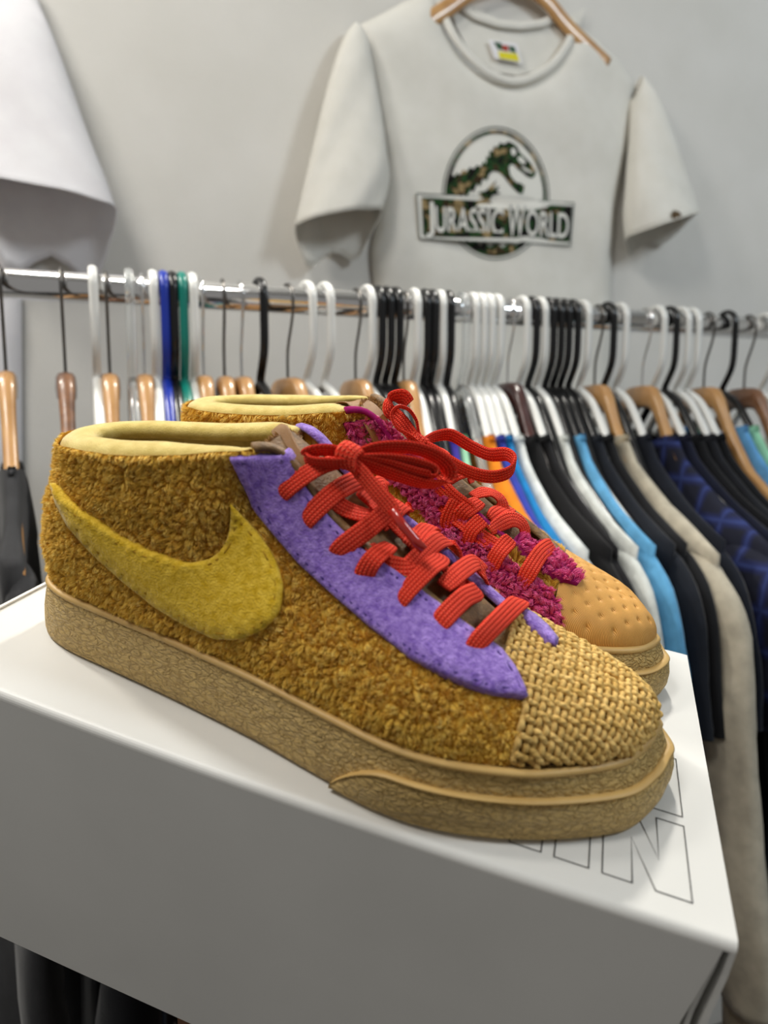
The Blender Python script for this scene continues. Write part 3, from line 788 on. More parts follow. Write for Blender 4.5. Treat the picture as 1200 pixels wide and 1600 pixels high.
# ---------------------------------------------------------------- laces
def lace_on(name, H, P, parent, org, wd=.0086, flip=1, th=.0017, wob=0, seed=0):
    """P: (px, py, height above the upper in mm)"""
    base=[]; 
    for x,y,h in P:
        p,n=H.px(x,y); base.append((p,n,h))
    pts=[np.array(p+n*(h*.001+.0016)) for p,n,h in base]; C=catmull(pts,7); NN=catmull([np.array(n) for _,n,_ in base],7)
    wds=[];W=[]; m=len(C); r=random.Random(seed)
    for i in range(m):
        t=Vector(C[min(i+1,m-1)]-C[max(i-1,0)]).normalized(); w=t.cross(Vector(NN[i])).normalized()
        k_=i/(m-1); tw=.35*math.sin(k_*3+seed*1.7); w=(w*math.cos(tw)+Vector(NN[i]).normalized()*math.sin(tw)); wds.append(w)
        W.append(wd*(.62+.38*min(1,k_*4,(1-k_)*4+.5)))
    V,Fc,UV=ribbon([Vector(c)-org for c in C],W,wds,th); return mesh_obj(name,V,Fc,M['lace'],parent,uv=UV)
def lace_free(name, P, parent, org, wd=.0082, wdir=(0,.25,1), th=.0017, seg=8, closed=False):
    """P: (px, py, v) points in the air at depth v of the box frame"""
    pts=[np.array(onv(x,y,v)) for x,y,v in P]; C=catmull(pts,seg); m=len(C); wds=[];W=[]
    for i in range(m):
        k_=i/(m-1); w=Vector(wdir) if not callable(wdir) else wdir(k_); wds.append(w); W.append(wd*(.75+.25*min(1,k_*6,(1-k_)*6)))
    V,Fc,UV=ribbon([Vector(c)-org for c in C],W,wds,th); return mesh_obj(name,V,Fc,M['lace'],parent,uv=UV)
def holes(H, pts, root, org, r=.0026):
    for (x,y) in pts:
        p,n=H.px(x,y); t=n.orthogonal().normalized(); b=n.cross(t); V=[];Fc=[]; c=p+n*.0040-org
        for rr,hh in ((r*1.12,-.0006),(r,.00010),(r*.80,-.0009),(0,-.0009)):
            if rr==0: V.append(c+n*hh); continue
            for k_ in range(14):
                a=2*PI*k_/14; V.append(c+t*(math.cos(a)*rr)+b*(math.sin(a)*rr)+n*hh)
        for q in range(2):
            for k_ in range(14): j=(k_+1)%14; Fc.append((q*14+k_,q*14+j,(q+1)*14+j,(q+1)*14+k_))
        for k_ in range(14): Fc.append((28+k_,28+(k_+1)%14,42))
        mesh_obj('eyelet',V,Fc,M['weavebase'],root)
holes(HR,[(408,722)],right,RO,.0021)
holes(HR,[(441,784),(479,829),(524,874),(568,913),(619,956),(677,994),(729,1028)],right,RO,.0024)
o_,_g=applique('eyestay',[(812,958),(830,968),(850,985),(867,1006),(862,1019),(846,1006),(828,990),(812,975)],HR,M['felt_purple'],right,RO,th=.0026,step=5,lift=.0018); o_['label']='purple felt eyestay'
o_,_g=applique('eyestay',[(806,838),(835,852),(862,866),(886,884),(908,906),(900,918),(872,910),(845,896),(820,876),(806,858)],HL,M['pink_base'],left,LO,th=.002,step=5,lift=.002); o_['label']='fluffy pink eyestay'
P_,N_=sample_surface(_g[0],[f for f in _g[1] if len(f)==3],3500,6); N_=np.array([n if np.dot(n,np.array(CB)-p)>0 else -n for p,n in zip(P_,N_)])
fur('eyestay_pile',P_,N_,.0030,.00026,34,M['pinkfur'],o_,LO,seed=19,lean=(.2,0,0),wild=.7)
LR=[[(439,784,-.5),(450,765,3),(478,748,4.5),(515,736,6),(546,724,7.5)],
 [(478,829,-.5),(487,808,3),(508,785,5),(540,768,5.5),(572,752,5)],
 [(523,875,-.5),(534,860,3),(565,840,5),(600,812,6),(632,788,6),(655,778,5)],
 [(567,914,-.5),(573,896,3),(588,872,4.5),(606,858,1)],
 [(618,957,-.5),(630,936,3),(655,905,5),(679,884,3.5),(674,866,0)],
 [(676,995,-.5),(687,975,3),(712,948,4.5),(737,932,2.5),(730,918,0)],
 [(728,1029,-.5),(738,1012,3.5),(763,985,5.5),(790,963,5.5),(812,946,3)],
 [(728,884,-1),(718,864,3),(694,853,4.5),(668,862,4.5),(640,888,2),(628,905,0)],
 [(767,912,-1),(757,893,3.5),(735,888,5),(708,905,4.5),(686,925,2)],
 [(700,832,0),(680,826,4),(655,840,4.5),(632,862,3)],
 [(657,780,1),(640,788,4.5),(612,808,5),(590,828,2)],
 [(625,750,1),(605,757,5),(580,775,5),(560,790,3)],
 [(560,780,1),(585,800,1.5),(615,828,1.5),(640,850,1.5),(665,876,1.5)],
 [(575,855,0),(600,880,1),(630,895,1.5),(655,885,1.5)],
 [(500,770,0),(535,800,1),(575,810,1),(605,800,1)],
 [(690,890,0),(710,915,.5),(738,925,.5)],
 [(590,735,0),(610,740,3),(640,752,3),(660,770,1)]]
for i,P in enumerate(LR): lace_on('lace',HR,P,right,RO,seed=i)
# bow on the near sneaker
up=lambda k_: Vector((.25,-.5,.9))
kn=[(562,706,.062),(553,700,.056),(542,708,.052),(541,722,.052),(550,732,.054),(562,728,.058)]
lace_free('bow_knot',kn,right,RO,wd=.0095,wdir=(1,.1,-.35),th=.0034)
lace_free('bow_loop',[(556,712,.058),(590,700,.060),(640,699,.066),(680,712,.072),(701,732,.076),(697,752,.076),(668,756,.072),(625,744,.066),(585,730,.060),(556,720,.056)],right,RO,wd=.0088,wdir=lambda k_:Vector((.1,-.55,.85)).lerp(Vector((.7,-.4,.6)),math.sin(PI*k_)))
lace_free('bow_loop',[(556,716,.056),(600,716,.060),(645,722,.066),(676,733,.070),(672,742,.070),(640,735,.066),(595,722,.060),(558,716,.056)],right,RO,wd=.0075,wdir=(.2,-.6,.8))
lace_free('bow_loop',[(548,712,.056),(520,704,.054),(495,704,.052),(478,712,.052),(488,722,.050),(515,724,.050),(545,722,.053)],right,RO,wd=.0085,wdir=(.25,-.7,.8))
lace_free('lace_end',[(552,724,.054),(572,748,.052),(592,772,.050),(606,788,.049),(616,802,.048)],right,RO,wd=.0068,wdir=(.8,.1,.5))
V,Fc=tube([onv(x,y,v)-RO for x,y,v in ((612,796,.048),(630,822,.047),(647,843,.0465),(662,860,.046))],.0021,10,flat=(1,.8)); a_=mesh_obj('lace_tip',V,Fc,M['aglet'],right); a_['label']='glossy red plastic lace tip'
# far sneaker
LL=[[(699,830,-.5),(704,808,3),(714,783,3.5)],[(714,815,0),(725,800,3.5),(742,792,3)],[(726,852,-.5),(735,832,3.5),(750,815,4)],
 [(733,780,1),(752,779,4),(772,790,4),(784,806,0)],[(762,832,1),(785,822,4),(805,828,4),(820,842,0)],[(676,765,1),(700,752,4),(722,750,4),(733,760,1)],
 [(764,893,-.5),(775,872,4),(790,850,4)],[(812,919,-.5),(822,898,4),(836,876,5),(852,862,4)],[(640,745,1),(665,738,4),(690,742,4),(706,755,2)],[(760,815,1),(776,806,3),(792,800,1)],
 [(690,790,0),(720,815,1),(750,840,1),(780,862,1)],[(660,735,0),(700,770,1),(735,800,1)],[(668,700,2),(684,722,4),(700,742,3)]]
for i,P in enumerate(LL): lace_on('lace',HL,P,left,LO,seed=i+20,wd=.0092)
lace_free('bow_knot',[(664,690,.150),(656,684,.145),(650,692,.142),(653,703,.142),(663,704,.145),(670,697,.148)],left,LO,wd=.0095,wdir=(1,.1,-.35),th=.0034)
wl=lambda k_: Vector((.05,-.25,1)).lerp(Vector((.3,-.9,.5)),.5-.5*math.cos(2*PI*k_))
lace_free('bow_loop',[(660,694,.146),(680,704,.143),(705,722,.140),(735,738,.138),(768,745,.138),(795,738,.141),(804,722,.146),(792,710,.150),(764,710,.154),(735,697,.157),(705,680,.158),(680,682,.155),(663,690,.150)],left,LO,wd=.0080,wdir=(.0,-.35,1))
lace_free('bow_loop',[(655,692,.144),(640,680,.142),(620,668,.142),(612,648,.143),(622,636,.145),(638,640,.148),(650,656,.150),(654,674,.150),(660,688,.148)],left,LO,wd=.0082,wdir=(.2,-.9,.3))
lace_free('lace_end',[(652,690,.144),(632,664,.150),(618,650,.154),(608,640,.155),(612,624,.155),(630,620,.155),(640,630,.155)],left,LO,wd=.0095,wdir=(.5,-.3,.8))
lace_free('lace_end',[(656,697,.144),(630,700,.140),(600,706,.138),(580,712,.138)],left,LO,wd=.0085,wdir=(.1,-.5,.9))
# tan ribbon tabs at the tongue tops
lace_free('pull_tab',[(432,668,.066),(440,676,.064),(452,700,.060),(466,724,.057),(474,744,.056)],right,RO,wd=.0075,wdir=(.8,.3,.4),th=.0012).data.materials[0]=M['strap']
t_=lace_free('pull_tab',[(480,672,.150),(510,652,.153),(540,632,.156),(560,630,.156),(578,645,.152),(592,668,.148),(598,690,.146)],left,LO,wd=.016,wdir=(.5,.75,.1),th=.0014); t_.data.materials[0]=M['strap']; t_['label']='folded tan ribbon tab'
# ---------------------------------------------------------------- clothes rack
RR=.0145
def railp(t): 
    L_=(Vector((A1.x,A1.y))-Vector((A0.x,A0.y))).length
    return Vector((A0.x,A0.y,0))+ADIR*t+Vector((0,0,A0.z+(A1.z-A0.z)*t/L_))
r0,r1=railp(-.42),railp(1.55); rc=railp(.55); rc.z=0
rack=empty('clothes_rack',Matrix.Translation(rc),'long chrome clothes rail carrying all the hangers in front of the white wall','clothes rack')
V,Fc=tube([r0-rc,(r0+r1)/2-rc,r1-rc],RR,24); mesh_obj('rail',V,Fc,M['chrome'],rack)
for e in (r0,r1):
    V,Fc=tube([e-rc,Vector((e.x,e.y,.02))-rc],.0125,16); mesh_obj('post',V,Fc,M['chrome'],rack)
    p=Vector((e.x,e.y,.014))-rc; V,Fc=tube([p+QDIR*.24,p-QDIR*.24],.0135,12); mesh_obj('foot',V,Fc,M['chrome'],rack)
HP=[(0,-.083),(.026,-.084),(.038,-.098),(.06,-.138),(.10,-.190),(.16,-.232),(.22,-.262),(.30,-.300)]
def prof(q): return float(np.interp(abs(q),[p[0] for p in HP],[p[1] for p in HP]))
def q2(q,z,x=0): return Vector((x,-q,z))
def hook_pts(w, plastic):
    R_=RR+w+.0004; P=[]
    for a in np.linspace(math.radians(205 if plastic else 215),0,16): P.append((R_*math.cos(a),R_*math.sin(a)))
    if plastic: P+=[(R_,-.02),(R_*.98,-.045),(R_*.8,-.060),(R_*.35,-.074),(0,-.084),(0,-.092)]
    else: P+=[(R_*.95,-.014),(R_*.62,-.030),(R_*.22,-.045),(0,-.060),(0,-.090)]
    C=catmull([np.array(p) for p in P],3); return [q2(c[0],c[1]) for c in C]
def hanger_wood(mw, mh):
    root=bpy.data.objects.new('coat_hanger',None); COL.objects.link(root)
    V=[];Fc=[]; qs=np.linspace(-.19,.19,41); ns=12
    for q in qs:
        zt=prof(q)+.0; h=.030-.012*min(1,abs(q)/.2); tx=.0064+.0036*max(0,1-abs(q)/.05); sl=1
        for k_ in range(ns):
            a=2*PI*k_/ns; c,s=math.cos(a),math.sin(a)
            V.append(q2(q,zt-h/2+math.copysign(abs(s)**.55,s)*h/2,math.copysign(abs(c)**.55,c)*tx))
    for i in range(len(qs)-1):
        for k_ in range(ns): j=(k_+1)%ns; Fc.append((i*ns+k_,i*ns+j,(i+1)*ns+j,(i+1)*ns+k_))
    Fc.append(tuple(range(ns))); Fc.append(tuple((len(qs)-1)*ns+k_ for k_ in range(ns)))
    mesh_obj('wooden_bar',V,Fc,mw,root)
    V,Fc=tube(hook_pts(.0016,False),.0016,8); mesh_obj('hook',V,Fc,mh,root); return root
def hanger_plastic(m, w=.0042):
    root=bpy.data.objects.new('coat_hanger',None); COL.objects.link(root)
    pts=hook_pts(w,True); V,Fc=tube(pts,w,10,flat=(.75,1.1)); mesh_obj('hook',V,Fc,m,root)
    C=catmull([np.array((0,-.090)),np.array((.03,-.106)),np.array((.06,-.141)),np.array((.10,-.193)),np.array((.15,-.229)),np.array((.178,-.246)),np.array((.188,-.260)),np.array((.174,-.272))],4)
    for s in (1,-1):
        V,Fc=tube([q2(s*c[0],c[1]) for c in C],.0056,8,flat=(.8,1)); mesh_obj('arm',V,Fc,m,root)
    V,Fc=tube([q2(-.174,-.272),q2(0,-.273),q2(.174,-.272)],.0036,8); mesh_obj('bottom_bar',V,Fc,m,root)
    return root
M['silver_hook']=M['chrome']
PROT={'wood':lambda:hanger_wood(M['wood'],M['hookmetal']),'woodc':lambda:hanger_wood(M['wood'],M['chrome']),'old':lambda:hanger_wood(M['wooddark'],M['hookmetal']),
 'red':lambda:hanger_wood(M['woodred'],M['chrome']),'white':lambda:hanger_plastic(M['white_plastic']),'black':lambda:hanger_plastic(M['black_plastic']),'blue':lambda:hanger_plastic(M['blue_plastic']),
 'teal':lambda:hanger_plastic(M['teal_plastic']),'clear':lambda:hanger_plastic(M['clear_plastic'])}
HNAME={'wood':'light wooden hanger with dark hook','woodc':'light wooden hanger with shiny hook','old':'weathered brown wooden hanger','red':'dark red wooden hanger','white':'white plastic hanger','black':'black plastic hanger','blue':'blue plastic hanger','teal':'teal plastic hanger','clear':'clear plastic hanger'}
ORD='first second third fourth fifth sixth seventh eighth ninth tenth eleventh twelfth thirteenth fourteenth fifteenth sixteenth seventeenth eighteenth nineteenth twentieth'.split()
HL_=[(3,'wood'),(97,'old'),(147,'white'),(167,'wood'),(203,'clear'),(222,'woodc'),(240,'white'),(256,'blue'),(270,'black'),(285,'teal'),(301,'white'),(315,'woodc'),(348,'wood'),(375,'woodc'),
 (405,'black'),(448,'wood'),(478,'white'),(506,'white'),(555,'wood'),(572,'white'),(588,'black'),(602,'black'),(616,'black'),(631,'wood'),(646,'white'),(662,'black'),(674,'black'),(687,'white'),(699,'black'),
 (722,'clear'),(737,'white'),(749,'white'),(761,'white'),(774,'white'),(795,'red'),(814,'white'),(828,'black'),(842,'white'),(855,'black'),(867,'black'),(879,'black'),(892,'black'),(909,'white'),(933,'wood'),
 (948,'black'),(968,'white'),(1008,'woodc'),(1026,'white'),(1045,'black'),(1064,'white'),(1080,'white'),(1106,'wood'),(1136,'black'),(1170,'old'),(1197,'white')]
cnt={}; proto={}
tot={}
for _,k_ in HL_: tot[k_]=tot.get(k_,0)+1
XV=[(0,26),(97,118),(167,195),(222,258),(315,372),(348,415),(405,540),(448,640),(506,695),(555,735),(600,760),(662,772),(687,786),(699,798),(722,832),(737,868),(749,893),(761,910),(774,938),(795,968),(828,1003),(867,1042),(892,1078),(933,1122),(968,1160),(1045,1250),(1197,1420)]   # rail column > column of the near shoulder
def hang_matrix(px, dy=0):
    t=rail_at(px); p=railp(t); tg=np.interp(px,[a for a,_ in XV],[b for _,b in XV])+dy; best=None
    for ang in np.linspace(-50,20,281):
        d=Vector((math.sin(math.radians(ang)),math.cos(math.radians(ang)),0)); w=p-d*.245+Vector((0,0,-.27)); c=CR.transposed()@(w-CO); e=abs(600+c.x/-c.z*F-tg)
        if best is None or e<best[0]: best=(e,d)
    d=best[1]; X=d.cross(Vector((0,0,1)))
    Mx=Matrix(((X.x,d.x,0,p.x),(X.y,d.y,0,p.y),(X.z,d.z,1,p.z),(0,0,0,1))); return Mx
rh=random.Random(12); HM={}
for px_,kd in HL_:
    if kd not in proto: r_=PROT[kd](); proto[kd]=(r_,[c for c in bpy.data.objects if c.parent==r_])
    else:
        src,ch=proto[kd]; r_=src.copy(); COL.objects.link(r_)
        for c in ch: d_=c.copy(); COL.objects.link(d_); d_.parent=r_
    HM[px_]=hang_matrix(px_, rh.uniform(-4,4)); r_.matrix_world=HM[px_]
    i=cnt.get(kd,0); cnt[kd]=i+1
    lab=('the only '+HNAME[kd]+' on the chrome rail') if tot[kd]==1 else f'{HNAME[kd]}, {ORD[i]} such from the left on the rail'
    props(r_,lab,'hanger','hangers on the chrome rail')

# ---------------------------------------------------------------- garments on the hangers
def garment(px, col, label, cat='shirt', long=False, q0=.078, t0=.0085, qs=.225, L_=.74, T=.0105, dq=0, group='clothes on the rail', m=None, trim=None, fl=.10, name='hanging_shirt'):
    mm=m or cloth('cloth_'+'%02x%02x%02x'%tuple(col),*col)
    Mx=HM[px] if px in HM else hang_matrix(px)
    root=empty(name,Mx,label,cat,group); rs=random.Random(px); ph=rs.uniform(0,6)
    lev=[(q,prof(q)+.010) for q in np.linspace(q0,qs,9)]; lev[0]=(q0*.97,lev[0][1]+.004)
    zs=prof(qs)-.02; lev+=[(qs-.002,zs),(qs-.018,zs-.05),(qs-.026,zs-.12)]+[(qs-.026+.012*k_,zs-.12+(-L_-zs+.12)*k_) for k_ in (.25,.5,.75,.96,1)]
    V=[];Fc=[]; ns=36
    for a,(W,z) in enumerate(lev):
        d=min(1,a/7); th=t0+max(0,T-t0)*d
        for k_ in range(ns):
            g=2*PI*k_/ns; c,s=math.cos(g),math.sin(g); q=math.copysign(abs(c)**.55,c)*W
            x=math.copysign(abs(s)**.8,s)*th*(1+(4.8*min(1,max(0,-.34-z)/.3) if px==3 else 0))*(1+.35*d*math.sin(q*38+ph+z*6))+.004*d*math.sin(q*21+ph*2+z*9)  # leftmost garment flared low, its bulk standing in for shade on the wall
            zz=z-(.018*math.cos(q/W*PI/2)**2 if a==0 else 0); V.append(q2(q,zz,x))
    n=len(lev)
    for a in range(n-1):
        for k_ in range(ns): j=(k_+1)%ns; Fc.append((a*ns+k_,a*ns+j,(a+1)*ns+j,(a+1)*ns+k_))
    Fc.append(tuple((n-1)*ns+k_ for k_ in range(ns)))
    mesh_obj('body',V,Fc,mm,root)
    C=[q2(q0*math.cos(a),prof(q0)+.013-.020*abs(math.sin(a)),.0085*math.sin(a)) for a in np.linspace(0,2*PI,25)]
    V,Fc=tube(C,.0042,8,caps=False,flat=(1.5,.7)); mesh_obj('collar',V,Fc,trim or mm,root)
    zt=prof(qs)
    if long: path=[(qs-.060,zt-.018),(qs-.030,zt-.030),(qs-.004,zt-.058),(qs+.014,zt-.115),(qs+.030,zt-.22),(qs+.050+dq,zt-.35),(qs+.060+dq,zt-.42)]; rd=[.028,.040,.043,.042,.040,.036,.032]
    else: path=[(qs-.060,zt-.018),(qs-.030,zt-.030),(qs-.004,zt-.058),(qs+.010,zt-.11),(qs+.016,zt-.16),(qs+.018,zt-.175)]; rd=[.028,.040,.044,.045,.046,.046]
    for s in (1,-1):
        Cc=catmull([np.array(p) for p in path],5); Rr=np.interp(np.linspace(0,len(rd)-1,len(Cc)),range(len(rd)),rd)
        P=[q2(s*c[0],c[1],.002*math.sin(c[1]*40+ph)) for c in Cc]; V=[];Fc=[]; N=len(P); m_=18
        for i,p in enumerate(P):
            t_=(P[min(i+1,N-1)]-P[max(i-1,0)]).normalized(); B=t_.cross(Vector((1,0,0))).normalized()
            for k_ in range(m_):
                g=2*PI*k_/m_; fo=1+fl*math.sin(i*.9+ph+k_)+.08*math.sin(i*2.1+k_*2)
                V.append(p+B*math.cos(g)*Rr[i]+Vector((1,0,0))*math.sin(g)*(T*1.12)*fo)
        for i in range(N-1):
            for k_ in range(m_): j=(k_+1)%m_; Fc.append((i*m_+k_,i*m_+j,(i+1)*m_+j,(i+1)*m_+k_))
        Fc.append(tuple(range(m_)))
        Fc.append(tuple((N-1)*m_+k_ for k_ in range(m_)))
        mesh_obj('sleeve',V,Fc,mm,root)
        if long:   # ribbed cuff
            e=P[-1]; t_=(P[-1]-P[-3]).normalized(); V,Fc=tube([e-t_*.004,e+t_*.012,e+t_*.05],[.030,.030,.028],14,flat=(1,.36),ref=t_.cross(Vector((1,0,0)))); mesh_obj('cuff',V,Fc,trim or mm,root)
    return root
BLK=(20,21,25)
G_=[(3,(52,52,54),'charcoal sweatshirt on the leftmost wooden hanger','sweatshirt',1),
 (97,BLK,'black shirt on the weathered wooden hanger at far left','shirt',0),(147,BLK,'black shirt behind the heel of the nearest sneaker','shirt',1),
 (167,(18,19,22),'black shirt hanging just right of the leftmost white hanger','shirt',0),(203,(58,66,78),'slate grey shirt on the first clear hanger','shirt',0),
 (240,(24,25,30),'black shirt on the second white hanger','shirt',0),(285,(22,23,27),'black shirt on the teal hanger','shirt',0),
 (348,(26,26,30),'black shirt above the far sneaker heel','shirt',0),(405,(20,20,24),'black shirt on the lone black hanger above the far sneaker collar','shirt',0),
 (478,(24,24,28),'black shirt behind the far sneaker collar','shirt',0),(506,(30,31,36),'black shirt behind the tan ribbon tab','shirt',0),
 (588,(22,22,26),'black shirt behind the red loop standing highest','shirt',0),(616,(28,29,34),'black shirt just right of the highest red lace loop','shirt',0),
 (687,(60,50,150),'purple blue shirt behind the red laces','shirt',0),(699,(150,205,170),'mint green shirt peeking out beside the orange one','shirt',0),
 (737,(222,128,24),'orange shirt behind the far red bow','shirt',0),(749,(48,62,160),'royal blue shirt just right of the orange one','shirt',0),
 (761,(26,122,184),'bright cyan blue shirt between royal blue and white','shirt',0),(774,(214,218,216),'white shirt just right of the cyan blue one','shirt',0),
 (795,(16,16,18),'black shirt between the two white shirts','shirt',0),(842,(208,212,208),'white shirt just left of the sky blue one','shirt',0),
 (646,(26,26,30),'black shirt hanging just left of the purple blue one','shirt',0),(814,(22,22,25),'black shirt on the white hanger beside the dark red one','shirt',0),(909,(24,25,28),'black shirt just left of the cream sweatshirt','shirt',0),(1026,(24,28,46),'dark navy shirt on the white hanger right of the checked one','shirt',0),(1064,(30,32,38),'charcoal shirt on the left one of two close white hangers','shirt',0),
 (867,(96,162,206),'sky blue shirt hanging beside the far sneaker toe','shirt',0),(892,(26,30,38),'dark navy shirt between sky blue and cream','shirt',0),
 (933,(184,176,158),'cream long sleeved sweatshirt hanging behind the right end of the box','sweatshirt',1),
 (968,(24,28,38),'dark navy shirt just right of the cream sweatshirt','shirt',0),(1045,BLK,'black shirt right of the navy checked one','shirt',1),
 (1080,(18,20,24),'black shirt on the paired white hangers at right','shirt',1),(1136,(150,212,176),'mint green shirt at the right edge of the photo','shirt',0),(1120,(98,160,214),'light blue shirt at the right edge beside the mint one','shirt',0),
 (1175,(226,220,216),'white shirt at the upper right edge','shirt',0),(1197,(70,120,190),'blue shirt at the far right edge','shirt',0)]
for px_,c,lab,cat,lg in G_:
    kw={}
    if px_==933: kw=dict(T=.0165,qs=.245,dq=.012,fl=.14,L_=.72)
    if px_==737: kw=dict(T=.026,qs=.25)
    if px_ in (97,147,167): kw=dict(L_=1.0,T=.020)  # overlong, their dark cloth standing in for shade below the box
    if px_==3: kw=dict(T=.0135,t0=.012,qs=.20,L_=1.0,q0=.098)  # overlong too, filling the shaded corner with dark cloth
    if px_ in (1136,1120): kw=dict(q0=.07)
    garment(px_,c,lab,cat,bool(lg),name='hanging_sweatshirt' if cat=='sweatshirt' else 'hanging_shirt',trim=M.setdefault('taupe_rib',cloth('taupe_rib',176,164,140)) if px_==933 else None,**kw)
# navy checked shirt
k=NT('navy_check'); k.b.inputs['Roughness'].default_value=.9
tc=k.n('ShaderNodeTexCoord'); sp=k.n('ShaderNodeSeparateXYZ'); k.l(tc.outputs['Object'],sp.inputs[0])
w1=k.math('SINE',k.math('MULTIPLY',sp.outputs[1],170.0)); w2=k.math('SINE',k.math('MULTIPLY',sp.outputs[2],150.0))
k.l(k.ramp(k.math('MAXIMUM',w1,w2),[(.35,srgb(16,20,40)),(.93,srgb(24,34,84)),(.985,srgb(42,56,112))]),k.b.inputs['Base Color'])
garment(1008,(30,40,90),'navy checked shirt with lighter lines, right of the cream sweatshirt','shirt',False,m=k.m,T=.016,qs=.24,name='hanging_shirt')

# ---------------------------------------------------------------- T-shirts hung on the wall
def sheet_poly(poly_w, step, holes_=()):
    n=len(poly_w); A=np.array(poly_w,float); B=np.roll(A,-1,0)
    def dist(p): ab=B-A; t=np.clip(((p-A)*ab).sum(1)/np.maximum((ab*ab).sum(1),1e-12),0,1); return np.linalg.norm(A+ab*t[:,None]-p,axis=1).min()
    def inside(p):
        c=False
        for a,b in zip(A,B):
            if (a[1]>p[1])!=(b[1]>p[1]) and p[0]<(b[0]-a[0])*(p[1]-a[1])/(b[1]-a[1])+a[0]: c=not c
        return c
    pts=[Vector(p) for p in A]
    for x in np.arange(A[:,0].min()+step/2,A[:,0].max(),step):
        for y in np.arange(A[:,1].min()+step/2,A[:,1].max(),step):
            p=np.array([x,y])
            if inside(p) and dist(p)>step*.4: pts.append(Vector(p))
    v2,_,f2,_,_,_=delaunay_2d_cdt(pts,[(i,(i+1)%n) for i in range(n)],[tuple(range(n))],1,1e-6)
    return [(v.x,v.y) for v in v2],[tuple(f) for f in f2],[dist(np.array(v)) for v in v2],[i for i,v in enumerate(v2)]
def cloth_off(seed, amp=.017, base=.030, tilt=0):
    r=random.Random(seed); fs=[(r.uniform(-.2,.5),r.uniform(.014,.03),r.uniform(.5,1)) for _ in range(7)]
    def f(a,z,zref):
        v=0; d=max(0,min(1,(zref-z)/.28))
        for c,w,s in fs: v+=s*math.exp(-((a-c-.12*(zref-z)*(.5-s))/w)**2)
        return base+amp*v*(.25+d)+.003*math.sin(a*31+z*14)+.002*math.sin(z*40+a*11)
    return f
def tee(label, body_px, collar_px, sleeves, m, seed, folds=None, px_step=None):
    pts=[onwall(x,y,.04) for x,y in body_px]; pw=resample(np.array(pts+[pts[0]]),110)[:-1]
    zref=pw[:,1].max(); foff=cloth_off(seed) if folds is None else folds
    ca=pw[:,0].mean(); org=wallpt(ca,pw[:,1].min(),0)
    root=empty('wall_tee',Matrix.Translation(org),label,'T-shirt','white T-shirts hung on the wall')
    v2,f2,dd,_=sheet_poly(pw,.013)
    def off(a,z,d=1): return foff(a,z,zref)*(1-.75*math.exp(-d/.016))
    V=[wallpt(a,z,off(a,z,d))-org for (a,z),d in zip(v2,dd)]; n=len(V); V+=[wallpt(a,z,.006)-org for a,z in v2]
    FF=list(f2)
    es={}
    for f in f2:
        for a,b in zip(f,f[1:]+f[:1]): es[(a,b)]=1
    FF+=[(b,a,a+n,b+n) for (a,b) in es if (b,a) not in es]
    mesh_obj('body',V,FF,m,root)
    for O,I,hem,dep in sleeves:
        Oc=catmull([np.array(onwall(x,y,.04)) for x,y in O],6); Ic=catmull([np.array(onwall(x,y,.04)) for x,y in I],6)
        Ic=resample(Ic,len(Oc)); V=[];Fc=[]; ns=28; N=len(Oc)
        for i in range(N):
            s=i/(N-1); mid=(Oc[i]+Ic[i])/2; hv=(Oc[i]-Ic[i])/2; d=.010+dep*s**.8
            for k_ in range(ns):
                g=2*PI*k_/ns; c,sn=math.cos(g),math.sin(g); fo=.004*s*math.sin(3*g+i*.25+seed)+.0025*s*math.sin(7*g+i*.5)
                p=mid+hv*math.copysign(abs(c)**.9,c); dz=-hem*s*s*s*max(0,-sn)*(1+.3*math.sin(5*g))
                V.append(wallpt(p[0],p[1]+dz,.014+d+sn*d+fo)-org)
        for i in range(N-1):
            for k_ in range(ns): j=(k_+1)%ns; Fc.append((i*ns+k_,i*ns+j,(i+1)*ns+j,(i+1)*ns+k_))
        sl=mesh_obj('sleeve',V,Fc,m,root)
        md=sl.modifiers.new('thick','SOLIDIFY'); md.thickness=.0014
        hp=[V[(N-1)*ns+k_%ns]*.5+V[(N-1)*ns+k_%ns]*.5 for k_ in range(ns+1)]; hp2=[V[(N-4)*ns+k_%ns] for k_ in range(ns+1)]
        Vh,Fh=tube(hp,.0014,6,caps=False); mesh_obj('sleeve_hem',Vh,Fh,m,sl)
    if collar_px:
        cp=catmull([np.array(onwall(x,y,.04)) for x,y in collar_px],8); P=[wallpt(c[0],c[1],off(c[0],c[1],.03)+.002-.018*abs(i/(len(cp)-1)*2-1)**3)-org for i,c in enumerate(cp)]
        V,Fc=tube(P,.0075,10,flat=(.45,1.0),ref=QDIR); mesh_obj('collar',V,Fc,m,root)
    return root,org,off
BP=[(566,24),(574,60),(584,110),(596,180),(604,250),(600,330),(590,390),(598,460),(606,560),(610,760),(960,800),(972,620),(974,480),(972,400),(978,330),(992,250),(1008,180),(1016,124),(990,84),(955,48),(915,22),(900,48),(872,86),(840,108),(808,115),(772,106),(742,85),(718,55),(704,24),(690,-30),(650,-20),(610,2)]
CP=[(700,-12),(706,24),(720,58),(744,90),(774,112),(808,121),(842,113),(874,91),(900,54),(913,16)]
SLL=([(560,28),(539,60),(515,130),(494,210),(476,285),(459,355)],[(580,62),(590,150),(598,220),(604,270),(600,300),(590,334)],.055,.030)
SLR=([(1012,112),(1028,150),(1045,215),(1060,280),(1075,338)],[(996,150),(988,220),(978,290),(972,330),(972,372)],.030,.034)
tw,TO,TOFF=tee('white T-shirt with a camouflage dinosaur emblem and JURASSIC WORLD banner, on the wall',BP,CP,[SLL,SLR],M['tee'],3)
BP2=[(-180,-60),(-20,-60),(10,60),(20,200),(26,330),(28,430),(30,800),(-180,800)]
